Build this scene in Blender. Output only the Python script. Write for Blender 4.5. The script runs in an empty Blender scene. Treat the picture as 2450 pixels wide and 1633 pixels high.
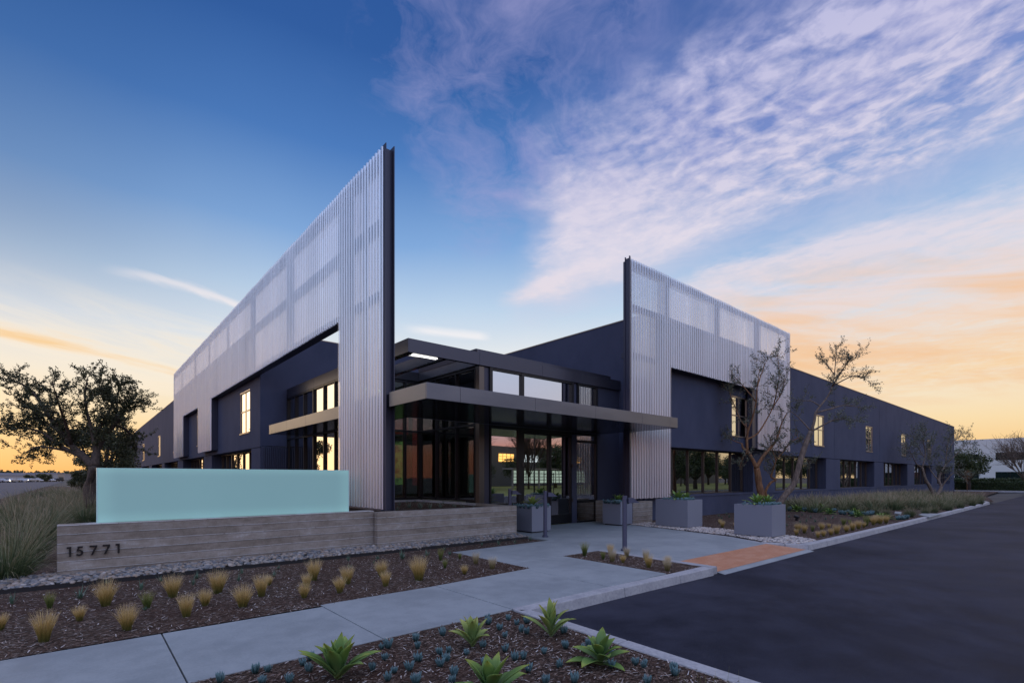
import bpy, math, random
import numpy as np
from mathutils import Vector
random.seed(7)
rng=np.random.default_rng(7)
sc=bpy.context.scene
COL=sc.collection
# ---------------------------------------------------------------- camera
# world axes follow the building: x runs along the right wing, y along the left wing
C_,S_=.6529,.7575          # camera forward = (C_,S_), right = (S_,-C_)
F=1200.7; H=1.6; HY=1141.5
cam=bpy.data.cameras.new('camera'); co=bpy.data.objects.new('camera',cam); COL.objects.link(co)
co.location=(0,0,H)
co.rotation_euler=(math.radians(90),0,math.atan2(-C_,S_))
cam.sensor_width=36; cam.lens=36*F/2450
cam.shift_y=(HY-816.5)/2450; cam.clip_end=5000; cam.clip_start=.05
sc.camera=co
sc.view_settings.view_transform='Standard'; sc.view_settings.look='None'
sc.view_settings.exposure=0; sc.view_settings.gamma=1
sc.render.engine='CYCLES'
try:
    sc.cycles.max_bounces=8; sc.cycles.transparent_max_bounces=24
except Exception: pass

def lin(c):
    return tuple(((v/255)/12.92 if v/255<=.04045 else ((v/255+.055)/1.055)**2.4) for v in c)
# ---------------------------------------------------------------- tiny node-expression helper
class E:
    def __init__(s,nt,sock): s.nt=nt; s.k=sock
    def _m(s,op,*o,clamp=False):
        n=s.nt.nodes.new('ShaderNodeMath'); n.operation=op; n.use_clamp=clamp
        for i,v in enumerate((s,)+o):
            if isinstance(v,E): s.nt.links.new(v.k,n.inputs[i])
            else: n.inputs[i].default_value=v
        return E(s.nt,n.outputs[0])
    def __add__(s,o): return s._m('ADD',o)
    __radd__=__add__
    def __mul__(s,o): return s._m('MULTIPLY',o)
    __rmul__=__mul__
    def __sub__(s,o): return s._m('SUBTRACT',o)
    def __rsub__(s,o): return (s*-1.)+o
    def __truediv__(s,o): return s._m('DIVIDE',o)
    def max(s,o): return s._m('MAXIMUM',o)
    def min(s,o): return s._m('MINIMUM',o)
    def abs(s): return s._m('ABSOLUTE')
    def floor(s): return s._m('FLOOR')
    def fract(s): return s._m('FRACT')
    def pow(s,o): return s._m('POWER',o)
    def lt(s,o): return s._m('LESS_THAN',o)
    def gt(s,o): return s._m('GREATER_THAN',o)
    def ss(s,a,b):   # smoothstep
        n=s.nt.nodes.new('ShaderNodeMapRange'); n.interpolation_type='SMOOTHSTEP'
        s.nt.links.new(s.k,n.inputs[0])
        n.inputs[1].default_value=a; n.inputs[2].default_value=b
        return E(s.nt,n.outputs[0])
def vec(nt,x,y,z):
    n=nt.nodes.new('ShaderNodeCombineXYZ')
    for i,v in enumerate((x,y,z)):
        if isinstance(v,E): nt.links.new(v.k,n.inputs[i])
        else: n.inputs[i].default_value=v
    return n.outputs[0]
def noise(nt,v,scale,detail=4,rough=.55,dist=0.):
    n=nt.nodes.new('ShaderNodeTexNoise'); n.inputs['Scale'].default_value=scale
    n.inputs['Detail'].default_value=detail; n.inputs['Roughness'].default_value=rough
    n.inputs['Distortion'].default_value=dist
    if v is not None: nt.links.new(v,n.inputs['Vector'])
    return E(nt,n.outputs[0])
def mixc(nt,f,a,b):
    n=nt.nodes.new('ShaderNodeMix'); n.data_type='RGBA'
    for i,v in ((0,f),(6,a),(7,b)):
        if isinstance(v,E): nt.links.new(v.k,n.inputs[i])
        elif isinstance(v,bpy.types.NodeSocket): nt.links.new(v,n.inputs[i])
        elif i==0: n.inputs[0].default_value=v
        else: n.inputs[i].default_value=(*v[:3],1)
    return n.outputs[2]
def ramp(nt,f,stops):
    n=nt.nodes.new('ShaderNodeValToRGB'); el=n.color_ramp.elements
    while len(el)<len(stops): el.new(.5)
    for e,(p,c) in zip(el,stops): e.position=p; e.color=(*c[:3],1)
    nt.links.new(f.k,n.inputs[0]); return n.outputs[0]
# ---------------------------------------------------------------- sky
W=bpy.data.worlds.new('World'); sc.world=W; W.use_nodes=True; nt=W.node_tree; nt.nodes.clear()
tc=nt.nodes.new('ShaderNodeTexCoord'); sp=nt.nodes.new('ShaderNodeSeparateXYZ')
nt.links.new(tc.outputs['Generated'],sp.inputs[0])
X,Y,Z=[E(nt,sp.outputs[i]) for i in range(3)]
rr=X*S_-Y*C_; fw=X*C_+Y*S_            # towards the sunset
hor=(rr*rr+fw*fw).pow(.5).max(.001)
el=Z._m('ARCTAN2',hor)*(180/math.pi)
caz=fw/hor; saz=rr/hor
wz=noise(nt,vec(nt,rr,fw,Z),2.2,3)-.5
ef=((el+wz*3.)/60.).max(0.)
azn=saz._m('ARCTAN2',caz)*(180/math.pi)
front=ramp(nt,ef,[(0,lin((245,184,110))),(.035,lin((248,202,136))),(.085,lin((249,221,174))),(.15,lin((242,231,212))),(.23,lin((222,229,236))),(.31,lin((186,209,233))),
   (.41,lin((128,168,218))),(.54,lin((74,122,188))),(.66,lin((47,92,160))),(.82,lin((38,78,146))),(1,lin((36,74,142)))])
back=ramp(nt,ef,[(0,lin((208,128,112))),(.045,lin((228,146,126))),(.085,lin((216,182,188))),(.14,lin((202,202,226))),(.28,lin((190,208,240))),(.45,lin((164,192,238))),(.65,lin((132,166,228))),(1,lin((88,124,200)))])
base=mixc(nt,caz.ss(-.2,.38),back,front)
base=mixc(nt,azn.ss(46.,68.)*azn.ss(90.,78.)*el.ss(26.,10.)*.6,base,lin((240,222,186)))
dark=(caz.ss(.98,.66))*(el.ss(8,22))*(saz.lt(0.))*.42
base=mixc(nt,dark,base,lin((28,70,128)))
# clouds on a flat layer high above the place
uu=Z.max(.03); a=rr/uu; b=fw/uu
s=a*.736+b*.677; t=a*.677-b*.736
wa=noise(nt,vec(nt,a,b,0.),1.3,4)-.5
wb=noise(nt,vec(nt,a+7.3,b,0.),1.3,4)-.5
sw=s+wa*.7; aw=a+wb*.5; tw=t+wb*.5
azn=saz._m('ARCTAN2',caz)*(180/math.pi)
streak=noise(nt,vec(nt,s*1.0+wa*.25,t*.5,0.),2.6,7,.6)
puff=noise(nt,vec(nt,s*1.1+wa*.3,t*.8+wb*.2,3.),12.,4,.55,.25)
fine=noise(nt,vec(nt,s,t,8.),26.,4,.6)
dens1=sw.ss(.9,1.3)*(sw.ss(2.22,1.9))*aw.ss(-.12,.22)
farr=t.ss(-1.4,-.3)      # more broken up towards the upper right
halo=sw.ss(.78,1.3)*sw.ss(2.45,2.05)*aw.ss(-.1,.35)
c1=(dens1*(.86+farr*-.30)+(streak-.5)*1.9+(puff-.5)*(.6+farr*2.5)+(fine-.5)*(.3+farr*.5)).max(0.).min(1.).pow(1.15)*dens1.ss(0.,.8)*.92
dens2=sw.ss(2.1,2.6)*aw.ss(.5,1.1)*el.ss(5.5,11.)*azn.ss(95.,72.)
c2=(dens2*.84+(streak-.5)*2.2+(puff-.5)*1.1+(fine-.5)*.3).max(0.).min(1.)*dens2.ss(0.,.7)*.9
dens0=aw.ss(-.46,-.05)*aw.ss(.5,.12)*sw.ss(.15,.5)*sw.ss(1.6,1.1)
wisp=noise(nt,vec(nt,a*1.2+wb*.8,b*.8+wa*.7,11.),3.2,8,.66,.3)
c0=(dens0*.36+(wisp-.5)*2.6+(fine-.5)*.3).max(0.).min(1.)*dens0.ss(0.,.7)*.68
# low streaks by bearing and height
azd=saz._m('ARCTAN2',caz)*(180/math.pi)
lowv=vec(nt,azd*.02,(el+azd*.17)*.14,1.)
ls=noise(nt,lowv,3.,6,.6,.4)
leftlow=el.ss(4.,9.)*el.ss(17.5,12.)*azd.ss(-16.,-30.)*azd.ss(-100.,-80.)
c3=((ls-.36)*3.0).ss(0.,1.)*leftlow*.85
rightlow=el.ss(4.5,9.)*el.ss(22.,14.)*azd.ss(16.,30.)*azd.ss(92.,68.)
c4=((ls-.36)*3.0).ss(0.,1.)*rightlow*.85
# one thin bright trail left of the screen
line=(el-(17.7-(azd+37.)*(azd+37.)*.011)+(ls-.5)*2.6)
cir=((line/ .42).abs()).ss(1.9,0.)*azd.ss(-40.,-35.)*azd.ss(-25.5,-28.)*(ls*1.25)
line2=(el-(15.9+(azd+6.)*-.05)+(ls-.5)*1.2)
cir2=(line2.abs()).ss(.75,.0)*azd.ss(-13.,-9.)*azd.ss(-2.,-4.)*.8
backc=(noise(nt,vec(nt,a*.7,b,0.),2.2,6,.6)-.42)._m('MULTIPLY',2.6).ss(0.,1.)*(caz.ss(.3,-.2))*el.ss(6.,20.)*.8
warm=ramp(nt,el/40.,[(0,lin((248,196,120))),(.2,lin((250,204,140))),(.32,lin((244,212,184))),(.45,lin((232,220,226))),(.6,lin((228,220,232))),(1,lin((190,190,226)))])
res=mixc(nt,c0,base,lin((168,166,212)))
res=mixc(nt,halo*(.5+(wisp-.5)*1.2),res,mixc(nt,el.ss(22.,32.),lin((206,208,228)),lin((146,152,208))))
res=mixc(nt,c2*.9,res,warm)
res=mixc(nt,c4,res,lin((243,194,148)))
orange=((ls-.5)*4.).ss(0.,1.)*el.ss(16.,11.)
res=mixc(nt,c3,res,mixc(nt,orange,lin((250,236,215)),lin((246,200,135))))
res=mixc(nt,c1,res,warm)
res=mixc(nt,cir,res,lin((246,236,236)))
res=mixc(nt,cir2,res,lin((243,240,242)))
res=mixc(nt,backc,res,lin((226,220,240)))
# glow low behind the building, where the sun went down
gl=(caz.ss(.80,1.0))*(el.ss(17.,2.))
res=mixc(nt,gl*.55,res,lin((255,240,205)))
over=el.ss(45.,62.)*(.55+(noise(nt,vec(nt,a,b,5.),3.,5,.6)-.5)*.8)  # bright unseen cloud added overhead to raise the light on the ground
res=mixc(nt,over,res,(1.15,1.12,1.45))
gain=1.+azn.ss(-47.,-68.)*azn.ss(-150.,-110.)*el.ss(24.,6.)*.08+caz.ss(.0,-.5)*el.ss(6.,22.)*.75  # second term brightens the unseen back sky to light the building front
vm=nt.nodes.new('ShaderNodeVectorMath'); vm.operation='SCALE'; nt.links.new(res,vm.inputs[0]); nt.links.new(gain.k,vm.inputs['Scale']); res=vm.outputs[0]
bg=nt.nodes.new('ShaderNodeBackground'); nt.links.new(res,bg.inputs[0]); bg.inputs[1].default_value=1.0
ns=nt.nodes.new('ShaderNodeTexSky'); ns.sky_type='NISHITA'; ns.sun_disc=False
SUNAZ=math.atan2(math.sin(math.radians(-56))*S_+math.cos(math.radians(-56))*C_, -math.sin(math.radians(-56))*C_+math.cos(math.radians(-56))*S_)
ns.sun_elevation=math.radians(2.); ns.sun_rotation=SUNAZ
bg2=nt.nodes.new('ShaderNodeBackground'); nt.links.new(ns.outputs[0],bg2.inputs[0]); bg2.inputs[1].default_value=.008
ad=nt.nodes.new('ShaderNodeAddShader'); nt.links.new(bg.outputs[0],ad.inputs[0]); nt.links.new(bg2.outputs[0],ad.inputs[1])
wo=nt.nodes.new('ShaderNodeOutputWorld'); nt.links.new(ad.outputs[0],wo.inputs[0])
# afterglow as a very soft low lamp in the same direction
L=bpy.data.lights.new('sun','SUN'); L.energy=.16; L.angle=math.radians(20); L.color=(1,.68,.4)
lo=bpy.data.objects.new('sun',L); COL.objects.link(lo)
sd=Vector((math.sin(SUNAZ),math.cos(SUNAZ),math.tan(math.radians(5))))
lo.rotation_euler=sd.to_track_quat('Z','Y').to_euler()
#@@SPLIT
# ---------------------------------------------------------------- materials
MT={}
def mat(name,col=(.5,.5,.5),rough=.6,metal=0.,spec=.5,fn=None,bump=None,emit=None,es=1.):
    m=bpy.data.materials.new(name); m.use_nodes=True; n=m.node_tree
    p=n.nodes['Principled BSDF']; p.inputs['Base Color'].default_value=(*col,1)
    p.inputs['Roughness'].default_value=rough; p.inputs['Metallic'].default_value=metal
    p.inputs['Specular IOR Level'].default_value=spec
    if emit: p.inputs['Emission Color'].default_value=(*emit,1); p.inputs['Emission Strength'].default_value=es
    tcn=n.nodes.new('ShaderNodeTexCoord')
    if fn:
        geo=n.nodes.new('ShaderNodeNewGeometry')
        fn(n,p,tcn,geo)
    MT[name]=m; return m
def sepo(n,sock):
    s=n.nodes.new('ShaderNodeSeparateXYZ'); n.links.new(sock,s.inputs[0]); return [E(n,s.outputs[i]) for i in range(3)]
def dobump(n,p,h,strength=.3,dist=.01):
    b=n.nodes.new('ShaderNodeBump'); b.inputs['Strength'].default_value=strength; b.inputs['Distance'].default_value=dist
    n.links.new(h.k,b.inputs['Height']); n.links.new(b.outputs[0],p.inputs['Normal'])
def f_noisy(c1,c2,scale,detail=5,bs=.2,bd=.005,bscale=60,stretch=(1,1,1),rough=None,lo=.3,hi=.7):
    def fn(n,p,tcn,geo):
        x,y,z=sepo(n,geo.outputs['Position']); v=vec(n,x*stretch[0],y*stretch[1],z*stretch[2])
        a=noise(n,v,scale,detail,.6); n.links.new(mixc(n,a.ss(lo,hi),c1,c2),p.inputs['Base Color'])
        if bs: dobump(n,p,noise(n,v,bscale,4),bs,bd)
        if rough: n.links.new((noise(n,v,scale*1.7,4)*(rough[1]-rough[0])+rough[0]).k,p.inputs['Roughness'])
    return fn
NAVY=(.036,.040,.070)
def f_stucco(n,p,tcn,geo):
    x,y,z=sepo(n,geo.outputs['Position'])
    a=noise(n,vec(n,x,y,z*.6),1.1,5,.6); b2=noise(n,vec(n,x,y,z),.4,4)
    k=(a*.6+b2*.4).ss(.32,.68)
    n.links.new(mixc(n,k,(.046,.054,.092),(.064,.073,.118)),p.inputs['Base Color'])
    dobump(n,p,noise(n,vec(n,x,y,z),26.,5)+noise(n,vec(n,x,y,z),140.,2)*.6,.35,.008)
mat('navy_stucco',NAVY,.82,spec=.25,fn=f_stucco)
mat('navy_paint',(.042,.048,.080),.5)
mat('steel_navy',(.045,.047,.075),.4,.3)
mat('black_frame',(.012,.012,.014),.35,.3)
mat('bronze',(.13,.115,.105),.32,.8)
mat('frame_bronze',(.07,.062,.058),.35,.6)
def f_metal(n,p,tcn,geo):
    x,y,z=sepo(n,geo.outputs['Position'])
    a=noise(n,vec(n,x*.6,y*.6,z*2.),1.2,3)
    n.links.new(mixc(n,a.ss(.3,.7),(.135,.142,.168),(.17,.175,.20)),p.inputs['Base Color'])
    n.links.new((a*.14+.30).k,p.inputs['Roughness'])
mat('fascia_metal',(.33,.32,.31),.35,.75,fn=f_metal)
mat('fascia_dark',(.07,.074,.10),.34,.7)
mat('soffit_metal',(.030,.032,.040),.16,.3,.7)
mat('window_trim',(.30,.25,.21),.35,.7)
def f_perf(n,p,tcn,geo):
    # perforated aluminium sheet: staggered round holes
    uvn=n.nodes.new('ShaderNodeUVMap'); x,y,z=sepo(n,uvn.outputs[0])
    P=.034
    u=x/P; v=y/P; row=v.floor(); sh=(row*.5).fract()
    fu=(u+sh).fract()-.5; fv=v.fract()-.5
    ph=(x/.19375).fract(); valley=(((ph*2.).fract()-.5).abs()).ss(.40,.30)
    hole=((fu*fu+fv*fv).ss(.26,.02)*.26+.50)*valley+(1.-valley)*.10
    a=noise(n,vec(n,x*.5,y*.18,0.),1.,3)
    sheet=(x/1.24).floor()
    wn=n.nodes.new('ShaderNodeTexWhiteNoise'); wn.noise_dimensions='1D'; n.links.new(sheet.k,wn.inputs['W'])
    k=a.ss(.3,.7)*.6+E(n,wn.outputs[0])*.4
    n.links.new(mixc(n,k,(.66,.68,.715),(.77,.785,.815)),p.inputs['Base Color'])
    tr=n.nodes.new('ShaderNodeBsdfTransparent'); mx=n.nodes.new('ShaderNodeMixShader')
    n.links.new(hole.k,mx.inputs[0]); n.links.new(p.outputs[0],mx.inputs[1]); n.links.new(tr.outputs[0],mx.inputs[2])
    n.links.new(mx.outputs[0],n.nodes['Material Output'].inputs[0])
mat('perforated_metal',(.65,.65,.66),.32,.72,fn=f_perf)
def f_conc(n,p,tcn,geo):
    x,y,z=sepo(n,geo.outputs['Position'])
    v=vec(n,x,y,z); a=noise(n,v,.9,6,.6); b2=noise(n,v,5.,5,.6); c2=noise(n,v,40.,3)
    k=(a*.55+b2*.3+c2*.15).ss(.38,.62)
    n.links.new(mixc(n,k,(.205,.228,.232),(.282,.308,.31)),p.inputs['Base Color'])
    n.links.new((b2*.25+.5).k,p.inputs['Roughness'])
    dobump(n,p,noise(n,v,120.,4)+a*.5,.12,.004)
mat('pavement_concrete',fn=f_conc)
def f_kerb(n,p,tcn,geo):
    x,y,z=sepo(n,geo.outputs['Position'])
    v=vec(n,x,y,z); a=noise(n,v,2.5,6,.65); c2=noise(n,v,25.,4)
    n.links.new(mixc(n,(a*.6+c2*.4).ss(.35,.65),(.27,.27,.28),(.41,.405,.40)),p.inputs['Base Color'])
    dobump(n,p,c2,.25,.005)
mat('kerb_concrete',fn=f_kerb,rough=.7)
def f_board(n,p,tcn,geo):
    # board-marked concrete: courses of planks, ridges between them, chalky patches
    x,y,z=sepo(n,geo.outputs['Position'])
    q=x+y*.9
    zw=z+(noise(n,vec(n,q*1.,0.,z),1.1,4)-.5)*.022
    bi=(zw/.142).floor(); fr=(zw/.142).fract()
    seg=((q+bi*1.37)/(4.3)).floor()
    wn=n.nodes.new('ShaderNodeTexWhiteNoise'); wn.noise_dimensions='2D'; n.links.new(vec(n,bi*7.1,seg*3.3,0.),wn.inputs['Vector'])
    w=E(n,wn.outputs[0])
    grain=noise(n,vec(n,q*1.6,0.,z*6.5),2.6,6,.68)
    patch=noise(n,vec(n,q*.9,0.,z*1.5),2.2,7,.72)
    spk=noise(n,vec(n,q,y,z),45.,3)
    k=(w*.20+grain*.55+patch*1.0+spk*.2-.50)
    col=ramp(n,k,[(.12,(.125,.10,.075)),(.4,(.24,.20,.16)),(.62,(.33,.29,.25)),(.88,(.54,.52,.51))])
    rag=noise(n,vec(n,q*6.,0.,z*3.),2.,5,.7)
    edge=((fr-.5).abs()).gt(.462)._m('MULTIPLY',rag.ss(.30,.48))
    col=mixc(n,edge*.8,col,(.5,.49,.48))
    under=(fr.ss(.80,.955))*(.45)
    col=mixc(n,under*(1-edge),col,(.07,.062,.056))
    n.links.new(col,p.inputs['Base Color'])
    dobump(n,p,w*.6+grain*.5+edge*.8+spk*.15,.6,.012)
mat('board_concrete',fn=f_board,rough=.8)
def f_asph(n,p,tcn,geo):
    x,y,z=sepo(n,geo.outputs['Position'])
    v=vec(n,x,y,z); a=noise(n,v,.35,6,.62,.6); b2=noise(n,v,1.8,6,.6); g=noise(n,v,180.,2)
    n.links.new(mixc(n,(a*.5+b2*.32+g*.3).ss(.42,.7),(.008,.009,.017),(.037,.039,.057)),p.inputs['Base Color'])
    n.links.new((b2*.3+.6).k,p.inputs['Roughness'])
    dobump(n,p,g+noise(n,v,60.,3),.35,.006)
mat('asphalt',fn=f_asph,spec=.16)
mat('asphalt_far',(.06,.06,.075),.8)
def f_mulch(n,p,tcn,geo):
    x,y,z=sepo(n,geo.outputs['Position'])
    v=vec(n,x,y,z); w=noise(n,v,5.,3)
    vo=n.nodes.new('ShaderNodeTexVoronoi'); vo.inputs['Scale'].default_value=38
    n.links.new(vec(n,x+w*.2,y*1.8+w*.3,z),vo.inputs['Vector'])
    sc2=n.nodes.new('ShaderNodeSeparateColor'); n.links.new(vo.outputs['Color'],sc2.inputs[0])
    k=E(n,sc2.outputs[0])
    col=ramp(n,k,[(0,(.020,.013,.009)),(.4,(.055,.034,.023)),(.75,(.105,.066,.046)),(.95,(.17,.13,.105)),(1,(.36,.33,.30))])
    col=mixc(n,noise(n,v,.8,4).ss(.35,.7)*.5,col,(.05,.02,.012))
    n.links.new(col,p.inputs['Base Color'])
    dobump(n,p,E(n,vo.outputs['Distance'])*-1.+noise(n,v,50.,4)*.6,.9,.02)
mat('mulch',fn=f_mulch,rough=.9,spec=.2)
def f_island(stops,rough=None):
    def fn(n,p,tcn,geo):
        k=E(n,geo.outputs['Random Per Island'])
        n.links.new(ramp(n,k,stops),p.inputs['Base Color'])
    return fn
mat('mulch_chip',fn=f_island([(0,(.04,.025,.018)),(.35,(.10,.06,.042)),(.65,(.17,.11,.08)),(.82,(.30,.24,.20)),(1,(.62,.58,.54))]),rough=.85,spec=.2)
def f_peb(n,p,tcn,geo):
    k=E(n,geo.outputs['Random Per Island'])
    c=ramp(n,k,[(0,(.05,.056,.065)),(.16,(.10,.11,.12)),(.34,(.18,.185,.19)),(.5,(.25,.21,.17)),(.66,(.16,.115,.08)),(.78,(.29,.265,.235)),(.9,(.28,.20,.135)),(1,(.42,.39,.36))])
    x,y,z=sepo(n,geo.outputs['Position']); a=noise(n,vec(n,x,y,z),55.,4)
    n.links.new(mixc(n,a.ss(.35,.65)*.3,c,(.2,.19,.19)),p.inputs['Base Color'])
mat('pebble',fn=f_peb,rough=.55)
def f_peb2(n,p,tcn,geo):
    k=E(n,geo.outputs['Random Per Island'])
    c=ramp(n,k,[(0,(.16,.15,.16)),(.2,(.30,.27,.25)),(.45,(.46,.42,.38)),(.7,(.55,.50,.44)),(.85,(.36,.26,.19)),(1,(.62,.6,.57))])
    n.links.new(c,p.inputs['Base Color'])
mat('pebble_tan',fn=f_peb2,rough=.6)
mat('edging',(.012,.012,.014),.5)
def f_dome(n,p,tcn,geo):
    x,y,z=sepo(n,geo.outputs['Position']); a=noise(n,vec(n,x,y*3.,z),2.,5,.65)
    n.links.new(mixc(n,a.ss(.35,.72),(.42,.18,.085),(.48,.24,.135)),p.inputs['Base Color'])
mat('warning_tile',fn=f_dome,rough=.6)
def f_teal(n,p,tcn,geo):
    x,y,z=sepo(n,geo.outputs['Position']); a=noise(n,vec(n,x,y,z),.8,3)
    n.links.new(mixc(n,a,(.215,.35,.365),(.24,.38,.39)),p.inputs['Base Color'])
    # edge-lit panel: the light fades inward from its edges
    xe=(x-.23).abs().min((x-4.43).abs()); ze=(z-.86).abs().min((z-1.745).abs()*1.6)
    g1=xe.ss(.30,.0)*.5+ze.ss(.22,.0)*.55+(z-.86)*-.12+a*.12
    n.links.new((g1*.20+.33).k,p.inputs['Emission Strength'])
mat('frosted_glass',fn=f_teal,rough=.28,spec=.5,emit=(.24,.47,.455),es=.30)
mat('glass_edge',(.36,.52,.53),.3,emit=(.3,.55,.55),es=.2)
mat('numeral_black',(.006,.006,.007),.4)
mat('planter_grey',(.20,.212,.255),.55)
mat('plinth_black',(.02,.02,.022),.7)  # near-black finish of the recessed plinth
mat('bollard_paint',(.075,.08,.125),.42,.2)
mat('soil',(.02,.014,.011),.95)
mat('red_panel',(.55,.04,.08),.5,emit=(.5,.03,.06),es=.12)  # wall panels with a faint glow added so they look lit
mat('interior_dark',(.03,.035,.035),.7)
mat('interior_floor',(.30,.32,.06),.4)  # yellow-green carries the lawn's reflection in the lobby glass
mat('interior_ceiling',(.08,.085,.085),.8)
def f_foliage_glow(n,p,tcn,geo):
    # lit foliage seen in the glass, painted into this panel's emission
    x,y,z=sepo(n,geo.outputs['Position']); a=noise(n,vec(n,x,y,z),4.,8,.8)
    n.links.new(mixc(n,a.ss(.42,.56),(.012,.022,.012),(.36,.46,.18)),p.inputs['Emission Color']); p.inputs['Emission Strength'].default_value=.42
mat('painted_foliage_glow',(.02,.03,.02),.5,fn=f_foliage_glow)
mat('interior_lamp',(.8,.8,.8),.5,emit=(1,.95,.85),es=12.)
mat('lamp_strip',(.8,.8,.8),.5,emit=(1,.97,.93),es=3.)
mat('lit_window',(.3,.3,.3),.5,emit=(.75,.85,.9),es=1.2)
mat('kiosk_light',(.3,.3,.3),.5,emit=(.62,.80,.66),es=.7)
mat('lit_warm',(.3,.2,.1),.5,emit=(1,.5,.12),es=3.)
mat('white_wall',(.62,.63,.66),.7)
mat('far_wall',(.30,.30,.33),.8)
mat('far_wall_dim',(.14,.13,.125),.8)
mat('far_wall_light',(.36,.33,.31),.8)
mat('dark_glass',(.01,.02,.02),.08,0.,.8)
mat('road_paint',(.6,.6,.58),.7)
mat('lawn',fn=f_noisy((.09,.12,.015),(.22,.22,.03),3.,6),rough=.9)
mat('ground_earth',fn=f_noisy((.05,.045,.04),(.075,.07,.06),.2,5),rough=.95)
def glassmat(name,fac,tint,back=None):
    m=bpy.data.materials.new(name); m.use_nodes=True; n=m.node_tree; n.nodes.clear()
    g=n.nodes.new('ShaderNodeBsdfGlossy'); g.inputs['Roughness'].default_value=.012; g.inputs['Color'].default_value=(.84,.85,.84,1)
    if back: t_=n.nodes.new('ShaderNodeBsdfDiffuse'); t_.inputs['Color'].default_value=(*back,1)
    else: t_=n.nodes.new('ShaderNodeBsdfTransparent'); t_.inputs['Color'].default_value=(*tint,1)
    lw=n.nodes.new('ShaderNodeLayerWeight'); lw.inputs[0].default_value=.35
    k=E(n,lw.outputs['Fresnel'])*(1-fac)+fac
    mx=n.nodes.new('ShaderNodeMixShader'); n.links.new(k.k,mx.inputs[0]); n.links.new(t_.outputs[0],mx.inputs[1]); n.links.new(g.outputs[0],mx.inputs[2])
    geo=n.nodes.new('ShaderNodeNewGeometry'); x,y,z=sepo(n,geo.outputs['Position'])
    b=n.nodes.new('ShaderNodeBump'); b.inputs['Strength'].default_value=.05; b.inputs['Distance'].default_value=.01
    n.links.new(noise(n,vec(n,x,y,z),1.1,1).k,b.inputs['Height']); n.links.new(b.outputs[0],g.inputs['Normal'])
    o=n.nodes.new('ShaderNodeOutputMaterial'); n.links.new(mx.outputs[0],o.inputs[0]); MT[name]=m
glassmat('window_glass',.86,None,(.006,.007,.008))
glassmat('bay_glass',.62,None,(.006,.009,.008))
glassmat('entry_glass',.66,(.32,.40,.34))
glassmat('lobby_glass',.24,(.50,.66,.50))
def f_bark(c1,c2):
    def fn(n,p,tcn,geo):
        x,y,z=sepo(n,geo.outputs['Position']); a=noise(n,vec(n,x*5.,y*5.,z*1.2),3.5,5,.65)
        n.links.new(mixc(n,a.ss(.35,.68),c1,c2),p.inputs['Base Color']); dobump(n,p,a,.8,.03)
    return fn
mat('bark_olive',fn=f_bark((.10,.075,.06),(.23,.17,.125)),rough=.85)
mat('bark_rust',fn=f_bark((.14,.06,.022),(.30,.155,.07)),rough=.8)
mat('bark_dark',fn=f_bark((.04,.028,.02),(.09,.06,.042)),rough=.85)
def leafmat(name,stops,trans=.25,rough=.5):
    def fn(n,p,tcn,geo):
        k=E(n,geo.outputs['Random Per Island']); c=ramp(n,k,stops); n.links.new(c,p.inputs['Base Color'])
        tl=n.nodes.new('ShaderNodeBsdfTranslucent'); n.links.new(c,tl.inputs[0])
        mx=n.nodes.new('ShaderNodeMixShader'); mx.inputs[0].default_value=trans
        n.links.new(p.outputs[0],mx.inputs[1]); n.links.new(tl.outputs[0],mx.inputs[2]); n.links.new(mx.outputs[0],n.nodes['Material Output'].inputs[0])
    mat(name,fn=fn,rough=rough)
leafmat('olive_leaf',[(0,(.05,.065,.04)),(.5,(.11,.13,.085)),(1,(.22,.24,.18))])
leafmat('olive_leaf_dark',[(0,(.025,.032,.014)),(.5,(.06,.07,.03)),(1,(.13,.125,.055))],.35)
leafmat('green_leaf',[(0,(.02,.035,.008)),(.5,(.045,.07,.015)),(1,(.10,.11,.03))])
leafmat('hedge_leaf',[(0,(.015,.03,.008)),(.6,(.035,.06,.015)),(1,(.07,.10,.03))])
def blademat(name,stops,trans=.3,rnd=.25):
    # colour runs along the blade from its green base to its dry tip
    def fn(n,p,tcn,geo):
        uvn=n.nodes.new('ShaderNodeUVMap'); x,y,z=sepo(n,uvn.outputs[0])
        k=y+(E(n,geo.outputs['Random Per Island'])-.5)*rnd
        c=ramp(n,k,stops); n.links.new(c,p.inputs['Base Color'])
        tl=n.nodes.new('ShaderNodeBsdfTranslucent'); n.links.new(c,tl.inputs[0])
        mx=n.nodes.new('ShaderNodeMixShader'); mx.inputs[0].default_value=trans
        n.links.new(p.outputs[0],mx.inputs[1]); n.links.new(tl.outputs[0],mx.inputs[2]); n.links.new(mx.outputs[0],n.nodes['Material Output'].inputs[0])
    mat(name,fn=fn,rough=.55)
blademat('feather_grass',[(0,(.09,.10,.022)),(.3,(.27,.215,.05)),(.65,(.58,.40,.13)),(1,(.84,.66,.36))])
blademat('feather_grass_pale',[(0,(.11,.10,.03)),(.3,(.27,.22,.09)),(.65,(.52,.43,.26)),(1,(.75,.66,.50))])
blademat('feather_grass_green',[(0,(.05,.08,.015)),(.4,(.12,.16,.035)),(.8,(.26,.28,.07)),(1,(.42,.38,.15))])
blademat('deer_grass',[(0,(.035,.06,.024)),(.4,(.085,.125,.05)),(.7,(.20,.20,.10)),(1,(.46,.36,.23))],.2,.35)
blademat('agave_leaf',[(0,(.15,.20,.06)),(.35,(.085,.17,.045)),(.8,(.16,.27,.05)),(1,(.36,.42,.07))],.15,.15)
blademat('agave_leaf_yellow',[(0,(.22,.28,.09)),(.35,(.17,.27,.08)),(.8,(.32,.40,.09)),(1,(.5,.5,.14))],.2,.2)
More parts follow.
